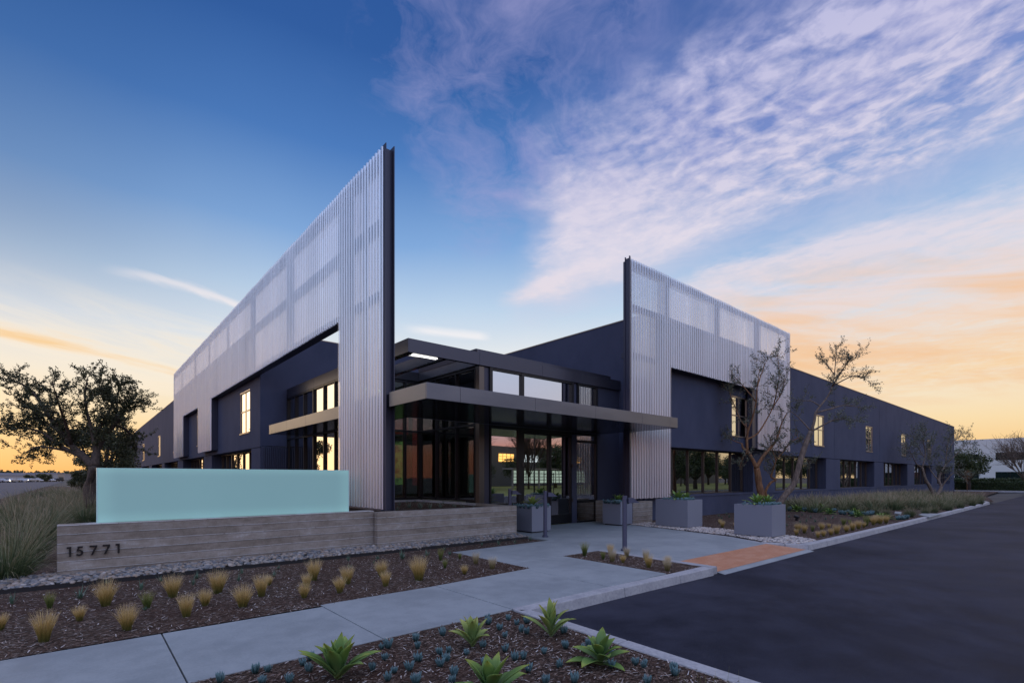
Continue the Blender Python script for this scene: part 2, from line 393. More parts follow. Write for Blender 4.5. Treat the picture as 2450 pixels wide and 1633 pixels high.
blademat('chalk_stick',[(0,(.025,.05,.045)),(.5,(.045,.10,.105)),(1,(.13,.23,.24))],.05,.25)
blademat('aloe_leaf',[(0,(.06,.10,.06)),(.5,(.085,.15,.10)),(.85,(.10,.18,.12)),(1,(.25,.13,.09))],.05,.3)
blademat('aloe_grey',[(0,(.09,.12,.09)),(.5,(.13,.17,.13)),(1,(.22,.22,.16))],.05,.3)
# ---------------------------------------------------------------- mesh builder
def tag(o,label=None,cat=None,group=None,kind=None):
    if label: o['label']=label
    if cat: o['category']=cat
    if group: o['group']=group
    if kind: o['kind']=kind
    return o
def empty(name,loc=(0,0,0),label=None,cat=None,group=None,rz=0):
    o=bpy.data.objects.new(name,None); COL.objects.link(o); o.location=loc; o.rotation_euler=(0,0,rz)
    o.empty_display_size=.2
    return tag(o,label,cat,group)
class MB:
    def __init__(s): s.v=[]; s.f=[]; s.uv=None
    def add(s,vs,fs):
        k=len(s.v); s.v+=[tuple(q) for q in vs]; s.f+=[tuple(i+k for i in f) for f in fs]; return s
    def box(s,x0,x1,y0,y1,z0,z1):
        return s.add([(x0,y0,z0),(x1,y0,z0),(x1,y1,z0),(x0,y1,z0),(x0,y0,z1),(x1,y0,z1),(x1,y1,z1),(x0,y1,z1)],
          [(0,3,2,1),(4,5,6,7),(0,1,5,4),(1,2,6,5),(2,3,7,6),(3,0,4,7)])
    def prism(s,poly,z0,z1,cap=True):
        n=len(poly)
        A=sum(poly[i][0]*poly[(i+1)%n][1]-poly[(i+1)%n][0]*poly[i][1] for i in range(n))
        if A<0: poly=poly[::-1]
        vs=[(x,y,z0) for x,y in poly]+[(x,y,z1) for x,y in poly]
        fs=[(i,(i+1)%n,(i+1)%n+n,i+n) for i in range(n)]
        fs+=[tuple(range(n,2*n)),tuple(range(n-1,-1,-1))]
        return s.add(vs,fs)
    def sheet(s,poly,z):
        n=len(poly)
        A=sum(poly[i][0]*poly[(i+1)%n][1]-poly[(i+1)%n][0]*poly[i][1] for i in range(n))
        if A<0: poly=poly[::-1]
        zz=z if callable(z) else (lambda x,y:z)
        return s.add([(x,y,zz(x,y)) for x,y in poly],[tuple(range(n))])
    def tube(s,pts,rad,n=6,cap=True):
        k=len(s.v); m=len(pts); pts=[Vector(p) for p in pts]
        pu=None
        for i,p in enumerate(pts):
            d=(pts[min(i+1,m-1)]-pts[max(i-1,0)]).normalized()
            u=d.cross(Vector((0,0,1))) if abs(d.z)<.9 else d.cross(Vector((1,0,0)))
            if pu is not None:
                q=pu-d*pu.dot(d)
                if q.length>1e-4: u=q
            u.normalize(); pu=u; w=d.cross(u)
            r=rad[i] if hasattr(rad,'__len__') else rad
            for j in range(n):
                a=2*math.pi*j/n; s.v.append(tuple(p+u*(r*math.cos(a))+w*(r*math.sin(a))))
        for i in range(m-1):
            for j in range(n):
                a=k+i*n+j; b=k+i*n+(j+1)%n; s.f.append((a,a+n,b+n,b))
        if cap: s.f.append(tuple(k+j for j in range(n))); s.f.append(tuple(k+(m-1)*n+n-1-j for j in range(n)))
        return s
    def build(s,name,m,parent=None,smooth=False,bevel=0,label=None):
        me=bpy.data.meshes.new(name); me.from_pydata(s.v,[],s.f); me.materials.append(MT[m] if isinstance(m,str) else m)
        if s.uv is not None:
            l=me.uv_layers.new(name='UVMap'); idx=np.empty(len(me.loops),dtype=np.int32); me.loops.foreach_get('vertex_index',idx)
            uv=np.array(s.uv,dtype=np.float32)[idx]; l.data.foreach_set('uv',uv.ravel())
        if smooth: me.polygons.foreach_set('use_smooth',[True]*len(me.polygons))
        me.update()
        o=bpy.data.objects.new(name,me); COL.objects.link(o)
        if parent is not None: o.parent=parent
        if bevel:
            b=o.modifiers.new('b','BEVEL'); b.width=bevel; b.segments=2; b.limit_method='ANGLE'
        if label: o['label']=label
        return o
def copy_tree(o,parent=None):
    c=o.copy(); COL.objects.link(c); c.parent=parent
    for ch in [x for x in o.children]: copy_tree(ch,c)
    return c
def at(px,py,d):
    r=(px-1225)/F*d; return Vector((S_*r+C_*d,-C_*r+S_*d,H+(HY-py)*d/F))
def G(px,py,z=0.):
    d=F*(H-z)/(py-HY); r=(px-1225)/F*d; return (S_*r+C_*d,-C_*r+S_*d,z)
# ---------------------------------------------------------------- ground
def struct(o): o['kind']='structure'; return o
struct(MB().sheet([(-1500,-1500),(1500,-1500),(1500,1500),(-1500,1500)],-.17).build('ground','ground_earth'))
# driveway asphalt, one sheet, wraps round the right end of the building
struct(MB().sheet([(3.98,-30),(4.1,4.45),(78.9,4.35),(79.6,60),(130,60),(130,-60),(3.98,-60)],-.13).build('driveway','asphalt'))
struct(MB().sheet([(-300,12),(-4.6,12),(-4.6,260),(-300,400)],-.12).build('parking_lot_road','asphalt_far'))
# sidewalk slabs (gaps between them are the joints)
sl=MB(); g=.006
xs=[-6.3,-4.65,-3.0,-1.02,.64,2.29,3.99]
for i in range(len(xs)-1): sl.box(xs[i]+g,xs[i+1]-g,4.62,6.25 if i<5 else 6.36,-.12,0)
sl.prism([(4.0,4.66),(5.87,4.66),(5.91,6.50),(4.0,6.37)],-.12,0)
sl.prism([(5.885,4.66),(7.42,4.66),(7.48,7.10),(6.05,7.10),(6.05,6.52),(5.92,6.51)],-.12,0)
struct(sl.build('sidewalk','pavement_concrete',bevel=.006))
pv=MB()
pv.prism([(6.06,7.112),(8.72,7.112),(8.72,5.2),(12.58,5.18),(13.36,6.41),(13.75,8.0),(13.92,8.91),(14.15,10.15),(14.2,12.0),(9.10,12.0),(9.10,9.09),(6.06,8.99)],-.12,0)
struct(pv.build('entrance_paving','pavement_concrete',bevel=.005))
# mulch beds
hb=lambda x,y:0.
bd=MB()
bd.sheet([(-7,6.24),(4,6.34),(6.06,6.5),(6.06,8.98),(9.0,9.08),(8.9,9.70),(-7,9.92)],-.008)
bd.sheet([(7.44,4.62),(8.52,4.62),(8.62,7.12),(7.47,7.12)],-.008)
bd.sheet([(-6,-4),(3.84,-4),(3.96,4.64),(-6,4.64)],-.010)
bd.sheet([(15.0,10.9),(15.05,8.0),(14.65,5.5),(14.15,4.5),(46.5,4.4),(60,6.2),(79,7),(79,10.9)],-.008)
bd.sheet([(-4.5,10.4),(-.2,10.7),(5.6,10.7),(5.6,120),(-4.5,120)],-.012)
struct(bd.build('mulch_bed','mulch'))
# pebble beds: soil sheet below, stones above
pb=MB(); pb.sheet([(-7,9.92),(8.9,9.70),(9.1,10.5),(-7,10.9)],.03)
pb.sheet([(14.15,10.3),(13.92,8.91),(13.36,6.41),(12.75,5.35),(13.1,4.62),(14.2,4.6),(14.7,5.5),(15.05,8.0),(15.3,10.84),(14.2,10.84)],.0)
struct(pb.build('pebble_bed_soil','soil'))
ICO=None
def ico():
    import bmesh
    b=bmesh.new(); bmesh.ops.create_icosphere(b,subdivisions=2,radius=1); vs=np.array([v.co[:] for v in b.verts]); fs=np.array([[v.index for v in f.verts] for f in b.faces]); b.free(); return vs,fs
IV,IF=ico()
def stones(name,m,inside,n,bounds,r0,r1,zf,label):
    pts=[]
    while len(pts)<n:
        x=random.uniform(bounds[0],bounds[1]); y=random.uniform(bounds[2],bounds[3])
        if inside(x,y): pts.append((x,y))
    V=[];FS=[]
    for i,(x,y) in enumerate(pts):
        r=random.uniform(r0,r1); sx,sy,sz=r*random.uniform(.9,1.35),r*random.uniform(.7,1.),r*random.uniform(.42,.7)
        a=random.uniform(0,6.28); tx=random.uniform(-.3,.3)
        v=IV*np.array([sx,sy,sz]); v=v+rng.normal(0,.02*r,v.shape)
        c,s_=math.cos(a),math.sin(a); v=np.c_[v[:,0]*c-v[:,1]*s_,v[:,0]*s_+v[:,1]*c,v[:,2]+v[:,0]*tx]
        v+=np.array([x,y,zf(x,y)+random.uniform(0,r*.7)]); V.append(v); FS.append(IF+len(IV)*i)
    V=np.concatenate(V); FS=np.concatenate(FS)
    me=bpy.data.meshes.new(name); me.vertices.add(len(V)); me.vertices.foreach_set('co',V.ravel().astype(np.float32))
    me.loops.add(FS.size); me.loops.foreach_set('vertex_index',FS.ravel().astype(np.int32))
    me.polygons.add(len(FS)); me.polygons.foreach_set('loop_start',np.arange(0,FS.size,3,dtype=np.int32)); me.polygons.foreach_set('loop_total',np.full(len(FS),3,dtype=np.int32))
    me.polygons.foreach_set('use_smooth',[True]*len(FS)); me.update(calc_edges=True); me.materials.append(MT[m])
    o=bpy.data.objects.new(name,me); COL.objects.link(o); tag(o,label,'pebbles',kind='stuff'); return o
stones('pebbles','pebble',lambda x,y:(y>9.70+ (0.012*(8.9-x))+.03) and (y<10.5 if x>-.27 else y<10.75) and (x>-2.2) and (x<9.05 or True) and y<10.3+(.2 if x<4.95 else .0)+(.5 if x<-.27 else 0),4300,(-2.2,8.95,9.7,10.8),.026,.046,lambda x,y:.03+.04*max(0,min(1,(y-9.7)/.5)),'grey and tan river pebbles along the foot of the concrete walls')
def inR(x,y):
    lx=np.interp(y,[4.62,5.2,5.35,6.41,8.91,10.3,10.84],[13.12,12.95,12.85,13.55,14.0,14.2,14.3]); rx=np.interp(y,[4.6,5.5,8.0,10.84],[14.2,14.7,15.05,15.3])
    return lx<x<rx
stones('pebbles','pebble_tan',inR,4200,(12.7,15.3,4.64,10.8),.022,.038,lambda x,y:.0,'pale tan pebbles around the square planters by the ramp')
# loose chips over the mulch
def chips():
    mb=MB(); 
    def put(x,y,z,s=1.):
        a=random.uniform(0,6.28); l=random.uniform(.008,.030)*s; w=random.uniform(.002,.006)*s; t=random.uniform(-.35,.35)
        dx,dy=math.cos(a),math.sin(a); z+=random.uniform(.001,.012)
        c=[(-l,-w),(l,-w*.5),(l,w*.6),(-l,w)]
        mb.add([(x+u*dx-v*dy,y+u*dy+v*dx,z+u*t+.004) for u,v in c],[(0,1,2,3)])
    for i in range(15000): 
        x=random.uniform(-1.6,6.05); y=random.uniform(6.28,9.68)
        if y>6.28+max(0,x-2)*.06 : put(x,y,-.008)
    for i in range(700): put(random.uniform(6.05,8.7),random.uniform(9.1,9.65),-.008)
    for i in range(1600): put(random.uniform(7.46,8.5),random.uniform(4.66,7.08),-.008)
    for i in range(12000): put(random.uniform(-1.,3.9),random.uniform(1.5,4.6),-.01)
    for i in range(6000): put(random.uniform(15,30),random.uniform(4.6,10.6),-.008,1.3)
    tag(mb.build('mulch_chips','mulch_chip'),'loose shredded bark chips scattered over the brown mulch beds','mulch',kind='stuff')
chips()
# metal edging strip between pebbles and mulch
e=MB(); e.prism([(-7,9.915),(8.9,9.69),(8.9,9.702),(-7,9.927)],-.05,.055)
tag(e.build('bed_edging','edging'),'thin black metal edging between pebbles and mulch strip','edging')
# kerbs (top z 0, asphalt .13 below), cut into lengths
def kerb_run(name,pts_in,pts_out,label,cuts=None,z1=.004):
    mb=MB(); zb=-.2
    for i in range(len(pts_in)-1):
        a,b=pts_in[i],pts_in[i+1]; c,d=pts_out[i],pts_out[i+1]
        def sh(p,q,s): L=math.hypot(q[0]-p[0],q[1]-p[1]); k=s/L; return (p[0]+(q[0]-p[0])*k,p[1]+(q[1]-p[1])*k)
        a2,b2=sh(a,b,.004),sh(b,a,.004); c2,d2=sh(c,d,.004),sh(d,c,.004)
        za=z1 if not isinstance(z1,list) else z1[i]; zb_=z1 if not isinstance(z1,list) else z1[i+1]
        # face leans out a little at the foot
        def lean(p,q): return (p[0]+(p[0]-q[0])*.18,p[1]+(p[1]-q[1])*.18)
        vs=[(*a2,zb),(*b2,zb),(*lean(d2,b2),zb),(*lean(c2,a2),zb),(*a2,za),(*b2,zb_),(*d2,zb_),(*c2,za)]
        mb.add(vs,[(0,1,2,3),(7,6,5,4),(0,4,5,1),(1,5,6,2),(2,6,7,3),(3,7,4,0)])
    o=mb.build(name,'kerb_concrete',bevel=.014); return tag(o,label,'kerb')
kerb_run('kerb',[(4.0,4.652),(6.0,4.652),(7.45,4.612),(8.50,4.612)],[(4.0,4.47),(6.0,4.46),(7.45,4.43),(8.50,4.41)],'pale concrete kerb along the near edge of the walk, left of the orange ramp')
kerb_run('kerb',[(3.985,4.60),(3.93,3.0),(3.86,1.4),(3.8,0),(3.8,-3)],[(4.14,4.46),(4.09,3.0),(4.02,1.4),(3.96,0),(3.96,-3)],'concrete kerb beside the near agave bed, running toward the viewer')
kerb_run('kerb',[(8.52,4.43),(8.55,5.2),(8.62,7.1)],[(8.70,4.43),(8.715,5.2),(8.716,7.1)],'narrow concrete kerb between the small grass bed and the orange ramp')
kr_in=[(12.80,5.42),(13.05,4.98),(13.28,4.66),(14.3,4.60),(17,4.58),(20,4.57),(23,4.56),(26,4.56),(30,4.56),(34,4.56),(38,4.57),(42,4.58),(44.5,4.62),(46.6,5.1)]
kr_out=[(12.60,5.28),(12.86,4.86),(13.12,4.44),(14.3,4.41),(17,4.40),(20,4.39),(23,4.38),(26,4.38),(30,4.38),(34,4.38),(38,4.39),(42,4.40),(44.7,4.43),(47.2,4.9)]
kerb_run('kerb',kr_in,kr_out,'long concrete kerb along the right planting bed beside the driveway')
kerb_run('kerb',[(13.55,7.2),(13.2,6.2),(12.80,5.42)],[(13.46,7.2),(13.08,6.1),(12.60,5.28)],'curved low kerb between entrance paving and pale pebbles')
# ramp with warning tiles
rm=MB(); rm.add([(8.72,4.30,-.13),(13.1,4.30,-.13),(13.1,4.44,-.112),(8.72,4.44,-.112)],[(0,1,2,3)])
rm.add([(8.72,4.44,-.112),(13.1,4.44,-.112),(12.62,5.19,-.004),(8.72,5.19,-.004)],[(0,1,2,3)])
struct(rm.build('kerb_ramp','pavement_concrete'))
rt=MB()
def rz(y): return -.112+(y-4.44)/.75*.108+.004
rt.add([(8.73,4.46,rz(4.46)),(13.05,4.46,rz(4.46)),(12.6,5.185,rz(5.185)),(8.73,5.185,rz(5.185))],[(0,1,2,3)])
for j in range(12):
    y=4.49+j*.06
    for i in range(int((12.98-(y-4.46)*.6-8.78)/.06)):
        x=8.77+i*.06; z=rz(y); r=.013
        n=6; k=len(rt.v)
        rt.v+=[(x+r*math.cos(q*math.pi/3),y+r*math.sin(q*math.pi/3),z) for q in range(6)]+[(x+r*.6*math.cos(q*math.pi/3),y+r*.6*math.sin(q*math.pi/3),z+.006) for q in range(6)]
        rt.f+=[(k+q,k+(q+1)%6,k+6+(q+1)%6,k+6+q) for q in range(6)]+[tuple(k+6+q for q in range(6))]
tag(rt.build('warning_paving','warning_tile'),'orange tactile warning tiles with raised domes on the kerb ramp','warning paving')
# ================================================================ office building
B=empty('office_building',(15,16,0),'long dark navy two storey office building with silver corrugated metal screens and glass entrance','office building')
class P:   # parts use world coordinates, parented with the inverse offset
    pass
def part(mb,name,m,parent=None,**k):
    o=mb.build(name,m,**k); pr=parent or B
    o.parent=pr
    off=Vector((0,0,0)); q=pr
    while q is not None: off+=q.location; q=q.parent
    o.location=-off if pr is B else Vector((0,0,0))
    return o
ZB=2.80; PZ=7.60; YR=10.84; XL=5.58; SZ=.88
# ---- right wing front wall (faces -y): upper wall with window holes
def holed(axis,c0,c1,u0,u1,z0,z1,holes):
    mb=MB(); cur=u0
    def bx(a,b,za,zb):
        if b-a<1e-4: return
        if axis=='y': mb.box(a,b,c0,c1,za,zb)
        else: mb.box(c0,c1,a,b,za,zb)
    for a,b,za,zb in sorted(holes):
        bx(cur,a,z0,z1); bx(a,b,z0,za); bx(a,b,zb,z1); cur=b
    bx(cur,u1,z0,z1); return mb
gj=.028
RW=[(22.63,24.22),(33.0,34.66),(43.3,45.0),(53.6,55.28),(63.9,65.5)]
panels=[15.8,26.2,36.5,46.8,57.15,67.5,78.6]
for i in range(6):
    a,b=panels[i]+ (0 if i==0 else gj),panels[i+1]
    part(holed('y',YR,YR+.28,a,b,ZB,PZ,[(w[0],w[1],3.48,5.36) for w in RW if a<w[0]<b]),'wall','navy_stucco')
pierR=[(24.87,27.46),(35.08,37.70),(45.53,48.11),(55.81,58.45),(66.0,68.7),(76.2,78.6)]
bk=MB(); bk.box(15.8,78.6,YR+.25,YR+.29,ZB,PZ-.1); 
for a,b in pierR: part(MB().box(a,b,YR+.012,YR+.75,SZ,ZB-.025),'pier','navy_stucco')
# ribbed jambs on the pier sides that face the viewer
for a,b in pierR[:4]:
    mb=MB()
    for k in range(6): mb.box(a-.018,a+.002,YR+.06+k*.085,YR+.10+k*.085,SZ+.01,ZB-.03)
    part(mb,'ribbed_panel','navy_paint')
mb=MB(); mb.box(15.8,78.6,YR-.01,YR+.6,-.2,SZ); mb.box(15.8,78.6,YR-.035,YR+.1,SZ-.07,SZ+.012)
part(mb,'base_wall','navy_stucco')
part(MB().box(15.85,78.55,YR+.02,YR+.6,ZB+.001,ZB+.05),'lintel','navy_paint')
# parapet cap + roof
mb=MB(); mb.box(15.78,78.62,YR-.02,YR+.32,PZ,PZ+.035); mb.box(78.3,78.62,YR+.32,60,PZ,PZ+.035); mb.box(15.78,16.1,YR+.32,22.3,PZ,PZ+.035)
mb.box(5.56,15.78,22.18,22.5,PZ,PZ+.035); mb.box(5.56,5.88,22.5,104,PZ,PZ+.035)
part(mb,'parapet_cap','window_trim')
mb=MB(); mb.prism([(15.9,11),(78.5,11),(78.5,60),(40,60),(40,103.5),(5.8,103.5),(5.8,22.3),(15.9,22.3)],7.0,7.2)
part(mb,'roof','far_wall')
part(MB().box(78.32,78.598,YR+.28,60,-.2,PZ),'wall','navy_stucco')
# glazed bays with mullions, right wing
def bay(axis,c,us,z0,z1,gl,trans=None,name='bay_window',back=.5):
    mb=MB(); fr=MB(); t=.028
    u0,u1=us[0],us[-1]
    if axis=='y': mb.box(u0,u1,c,c+.02,z0,z1)
    else: mb.box(c,c+.02,u0,u1,z0,z1)
    def fb(a,b,za,zb,d=.06):
        if axis=='y': fr.box(a,b,c-d,c-.003,za,zb)
        else: fr.box(c-d,c-.003,a,b,za,zb)
    for u in us: fb(u-t,u+t,z0,z1)
    fb(u0,u1,z0,z0+.05,.055); fb(u0,u1,z1-.05,z1,.055)
    if trans: fb(u0,u1,trans-.03,trans+.03,.055)
    w=part(mb,name,gl); f=part(fr,'window_frame','frame_bronze',w); f.parent=w
    return w
bays=[[15.85,17.2,18.52,19.76,21.06,22.33,23.62,24.83]]
for a,b in ((27.46,35.08),(37.7,45.53),(48.11,55.81),(58.45,66.0),(68.7,76.2)): bays.append([a+.03+(b-a-.06)*k/6 for k in range(7)])
for us in bays: bay('y',YR+.56,us,SZ,ZB,'bay_glass')
# upper windows 2x2
def sashwin(axis,c,a,b,z0,z1):
    m_=(a+b)/2; zm=z0+(z1-z0)*.53; fr=MB(); gl=MB(); t=.028; D=.05
    def fb(M,p,q,za,zb,d0,d1):
        if axis=='y': M.box(p,q,c+d0,c+d1,za,zb)
        else: M.box(c+d0,c+d1,p,q,za,zb)
    fb(gl,a,b,z0,z1,D,D+.02)
    fb(fr,a,a+.05,z0,z1,.01,D-.002); fb(fr,b-.05,b,z0,z1,.01,D-.002)
    fb(fr,a,b,z1-.06,z1,.004,D-.003); fb(fr,a-.01,b+.01,z0-.01,z0+.05,-.03,D-.003)
    fb(fr,m_-t,m_+t,z0,z1,D-.02,D-.004); fb(fr,a,b,zm-t,zm+t,D-.021,D-.005)
    w=part(gl,'window','window_glass'); f=part(fr,'window_frame','window_trim',w); return w
for a,b in RW: sashwin('y',YR,a,b,3.48,5.36)
# ---- left wing front wall (faces -x)
LW=[(23.82,25.59),(35.0,36.75),(45.3,47.1),(55.7,57.4),(70.4,72.6),(88,91)]
lp=[22.2,32.6,43.0,53.6,64.0,74.5,85,104]
for i in range(7):
    a,b=lp[i]+(0 if i==0 else gj),lp[i+1]
    part(holed('x',XL,XL+.28,a,b,ZB+.05,PZ,[(w[0],w[1],3.54,5.44) for w in LW if a<w[0]<b]),'wall','navy_stucco')
for a,b in LW: sashwin('x',XL,a,b,3.54,5.44)
pierL=[(22.2,23.63),(32.16,34.46),(42.41,44.9),(52.7,54.6),(63,65.4),(73.5,75.8),(84,86.4),(101.5,104)]
for a,b in pierL: part(MB().box(XL+.012,XL+.75,a+(.02 if a<23 else 0),b,SZ,ZB+.03),'pier','navy_stucco')
for a,b in pierL[1:4]:
    mb=MB()
    for k in range(6): mb.box(XL+.06+k*.085,XL+.10+k*.085,a-.018,a+.002,SZ+.01,ZB)
    part(mb,'ribbed_panel','navy_paint')
for i in range(len(pierL)-1):
    a,b=pierL[i][1],pierL[i+1][0]; bay('x',XL+.56,[a+.03+(b-a-.06)*k/7 for k in range(8)],SZ,ZB+.04,'bay_glass')
mb=MB(); mb.box(XL-.01,XL+.6,22.2,104,-.2,SZ); mb.box(XL+.02,XL+.6,22.25,103.9,ZB+.051,ZB+.1)
part(mb,'base_wall','navy_stucco')
# pale end pier far down the left wing
part(MB().box(XL-.7,XL-.02,99.5,101,0,7.0),'end_pier','far_wall_light')
# ---- set back wall between the wings (faces -y) and return wall (faces -x)
part(MB().box(5.585,15.8,22.188,22.198,2.90,PZ),'wall','navy_stucco')
mb=MB(); mb.box(5.62,15.8,22.187,22.196,0,2.87)
for k in range(13): mb.box(5.70+k*.075,5.735+k*.075,22.13,22.1865,.1,2.86)
part(mb,'ribbed_panel','navy_paint')
part(MB().box(15.8,16.08,YR+.285,22.2,0,PZ),'wall','navy_stucco')
# navy wall piece right of the entrance glass
mb=MB(); mb.box(14.47,15.8,12.0,12.25,0,4.93); part(mb,'wall','navy_paint')
part(MB().box(14.45,15.8,11.985,12.27,4.93,4.97),'parapet_cap','navy_paint')
# ---- corrugated screens
def screen(axis,c,u0,u1,ranges,label):
    # ranges: list of (ua,ub,zlo); top 9.15
    mb=MB(); mb.uv=[]; pitch=.155; amp=.036; ns=8; n=int((u1-u0)/pitch*ns)
    prof=[]
    for i in range(n+1):
        ph=(i%ns)/ns
        prof.append(amp*max(-1,min(1,2.1*math.sin(2*math.pi*ph))))
    for i in range(n):
        ua=u0+(u1-u0)*i/n; ub=u0+(u1-u0)*(i+1)/n; um=(ua+ub)/2
        zl=[r[2] for r in ranges if r[0]<=um<r[1]]
        if not zl: continue
        zl=zl[0]+.012*( 1 if (i//ns)%2 else 0); zt=9.15+.01*(1 if (i//(ns*8))%2 else 0)
        # sheets lap every 8 ribs
        da,db=c-prof[i]-.006*((i//(ns*8))%2),c-prof[i+1]-.006*((i//(ns*8))%2)
        seg=[zl,zt]
        P=[(da,ua,seg[0]),(db,ub,seg[0]),(db,ub,seg[1]),(da,ua,seg[1])]
        if axis=='y': P=[(q[1],q[0],q[2]) for q in P]
        mb.add(P,[(0,1,2,3)])
        arc=i*pitch/ns*1.25
        mb.uv+=[(arc,seg[0]),(arc+pitch/ns*1.25,seg[0]),(arc+pitch/ns*1.25,seg[1]),(arc,seg[1])]
    o=part(mb,'metal_screen','perforated_metal',label=label)
    me=o.data
    import bmesh
    b=bmesh.new(); b.from_mesh(me); bmesh.ops.remove_doubles(b,verts=b.verts,dist=1e-5); b.to_mesh(me); b.free()
    return o
sL=screen('x',5.25,10.60,43.96,[(10.6,13.14,.87),(13.14,30.41,5.74),(30.41,34.11,3.02),(34.11,39.75,5.68),(39.75,44.2,3.0)],'long silver corrugated perforated screen on the left wing')
sR=screen('y',10.44,14.34,28.28,[(14.3,16.88,.85),(16.88,24.43,5.75),(24.43,28.4,2.94)],'shorter silver corrugated perforated screen on the right wing')
def frame(M,parent,name): return part(M,name,'steel_navy',parent)
# left screen back frame
mb=MB(); X0,X1=5.30,5.50
for a,b,z in ((11.36,11.57,.9),(12.11,13.12,.9),(16.83,17.5,5.78),(21.44,22.1,5.78),(26.0,26.4,5.78),(30.45,30.8,3.05),(34.6,35.0,5.72),(39.8,40.1,3.05),(43.6,43.94,3.05)):
    mb.box(X0,X1,a,b,z,9.10)
mb.box(X0+.003,X1+.02,10.75,43.9,8.74,9.12); mb.box(X0+.004,X1+.02,10.75,43.9,7.28,7.60); mb.box(X0+.005,5.575,10.75,30.4,5.76,6.02 if 0 else 5.93)
mb.box(X0+.005,5.575,34.1,39.7,5.70,5.95)
mb.box(5.285,5.575,30.43,34.09,3.05,5.9); mb.box(5.285,5.575,39.77,43.93,3.03,5.9)
frame(mb,sL,'back_frame')
mb=MB(); mb.box(5.27,5.285,10.50,10.72,.84,9.2); mb.box(5.47,5.49,10.50,10.72,.84,9.2); mb.box(5.285,5.47,10.60,10.615,.84,9.14)
frame(mb,sL,'steel_post')
mb=MB(); mb.box(5.2,5.29,10.62,13.1,.84,.875); frame(mb,sL,'base_channel')
# right screen back frame
mb=MB(); Y0,Y1=10.49,10.72
for a,b,z in ((14.36,14.53,.9),(16.45,16.79,.9),(20.17,20.67,5.8),(23.96,24.61,3.0),(27.6,28.25,3.0)): mb.box(a,b,Y0,Y1,z,9.10)
mb.box(14.4,28.2,Y0+.003,Y1+.02,8.92,9.12); mb.box(14.4,28.2,Y0+.004,Y1+.02,7.44,7.63); mb.box(14.4,28.2,Y0+.005,10.835,5.78,5.95)
mb.box(24.45,28.22,10.475,10.835,2.97,5.9); mb.box(15.9,16.85,10.53,10.83,.9,5.9)
frame(mb,sR,'back_frame')
mb=MB(); mb.box(14.28,14.34,10.40,10.425,.8,9.2); mb.box(14.28,14.34,10.58,10.6,.8,9.2); mb.box(14.305,14.32,10.425,10.58,.8,9.14)
frame(mb,sR,'steel_post')
# ---- lower canopy
poly=[(5.32,8.82),(14.70,8.82),(14.70,11.94),(6.66,11.94),(6.66,19.96),(5.32,19.96)]
cn=part(MB().prism([(5.35,8.85),(14.67,8.85),(14.67,11.92),(6.63,11.92),(6.63,19.93),(5.35,19.93)],3.205,3.50),'lower_canopy','soffit_metal')
def fascia(parent,poly,z0,z1,cuts,t=.03):
    mb=MB()
    for (xa,ya,xb,yb) in cuts:
        mb.box(min(xa,xb),max(xa,xb),min(ya,yb),max(ya,yb),z0,z1)
    return part(mb,'fascia','fascia_metal',parent,bevel=.004)
gq=.006
cuts=[]
for a,b in ((5.32,6.15),(6.15,8.35),(8.35,10.6),(10.6,12.75),(12.75,14.25),(14.25,14.70)): cuts.append((a+gq/2,8.82,b-gq/2,8.85))
for a,b in ((8.853,10.45),(10.75,13.2),(13.2,16.0),(16.0,17.9),(17.9,19.2),(19.2,19.96)): cuts.append((5.32,a,5.35,b-gq))
cuts+=[(14.67,8.853,14.70,11.94),(6.66,11.92,14.66,11.945),(6.63,11.95,6.66,19.96),(5.353,19.93,6.627,19.96)]
fascia(cn,None,3.20,3.53,cuts)
part(MB().prism([(5.36,8.86),(14.66,8.86),(14.66,11.91),(6.62,11.91),(6.62,19.92),(5.36,19.92)],3.502,3.512),'canopy_top','steel_navy',cn)
# ---- upper canopy: open frame and roof of the glass pavilion
uc=part(MB().prism([(6.70,15.60),(9.16,15.60),(9.16,12.05),(15.78,12.05),(15.78,22.18),(6.70,22.18)],4.96,5.26),'pavilion_roof','soffit_metal')
cuts=[(6.62+.03,11.91,9.0,11.94),(9.006,11.91,11.6,11.94),(11.606,11.91,13.6,11.94),(13.606,11.91,15.78,11.94),(6.62,11.91,6.65,15.5),(6.62,15.506,6.65,19.0),(6.62,19.006,6.65,22.18)]
fascia(uc,None,4.94,5.31,cuts).data.materials[0]=MT['fascia_dark']
mb=MB(); mb.box(6.65,15.77,11.941,12.04,4.945,5.25); mb.box(6.651,6.85,12.042,22.17,4.945,4.958)
mb.box(6.651,6.74,12.042,15.6,4.96,5.27)
mb.box(7.80,7.92,12.05,15.6,4.945,5.27); mb.box(9.06,9.16,12.05,15.59,4.965,5.27); mb.box(6.75,9.06,15.5,15.6,4.965,5.27)
part(mb,'frame_beam','soffit_metal',uc)
mb=MB(); mb.box(7.79,7.799,12.06,15.5,4.97,5.26); mb.box(9.035,9.055,12.06,15.49,4.98,5.45)
part(mb,'beam_cladding','fascia_metal',uc)
part(MB().box(6.86,7.62,12.045,12.16,4.925,4.944),'light_strip','lamp_strip',uc)
mb=MB(); mb.box(9.02,15.45,12.12,12.16,5.26,5.47); mb.box(9.02,9.06,12.16,15.5,5.26,5.47); part(mb,'roof_edge','fascia_dark',uc,bevel=.004)
part(MB().box(9.3,15.4,12.105,12.119,5.34,5.36),'gutter_groove','black_frame',uc)
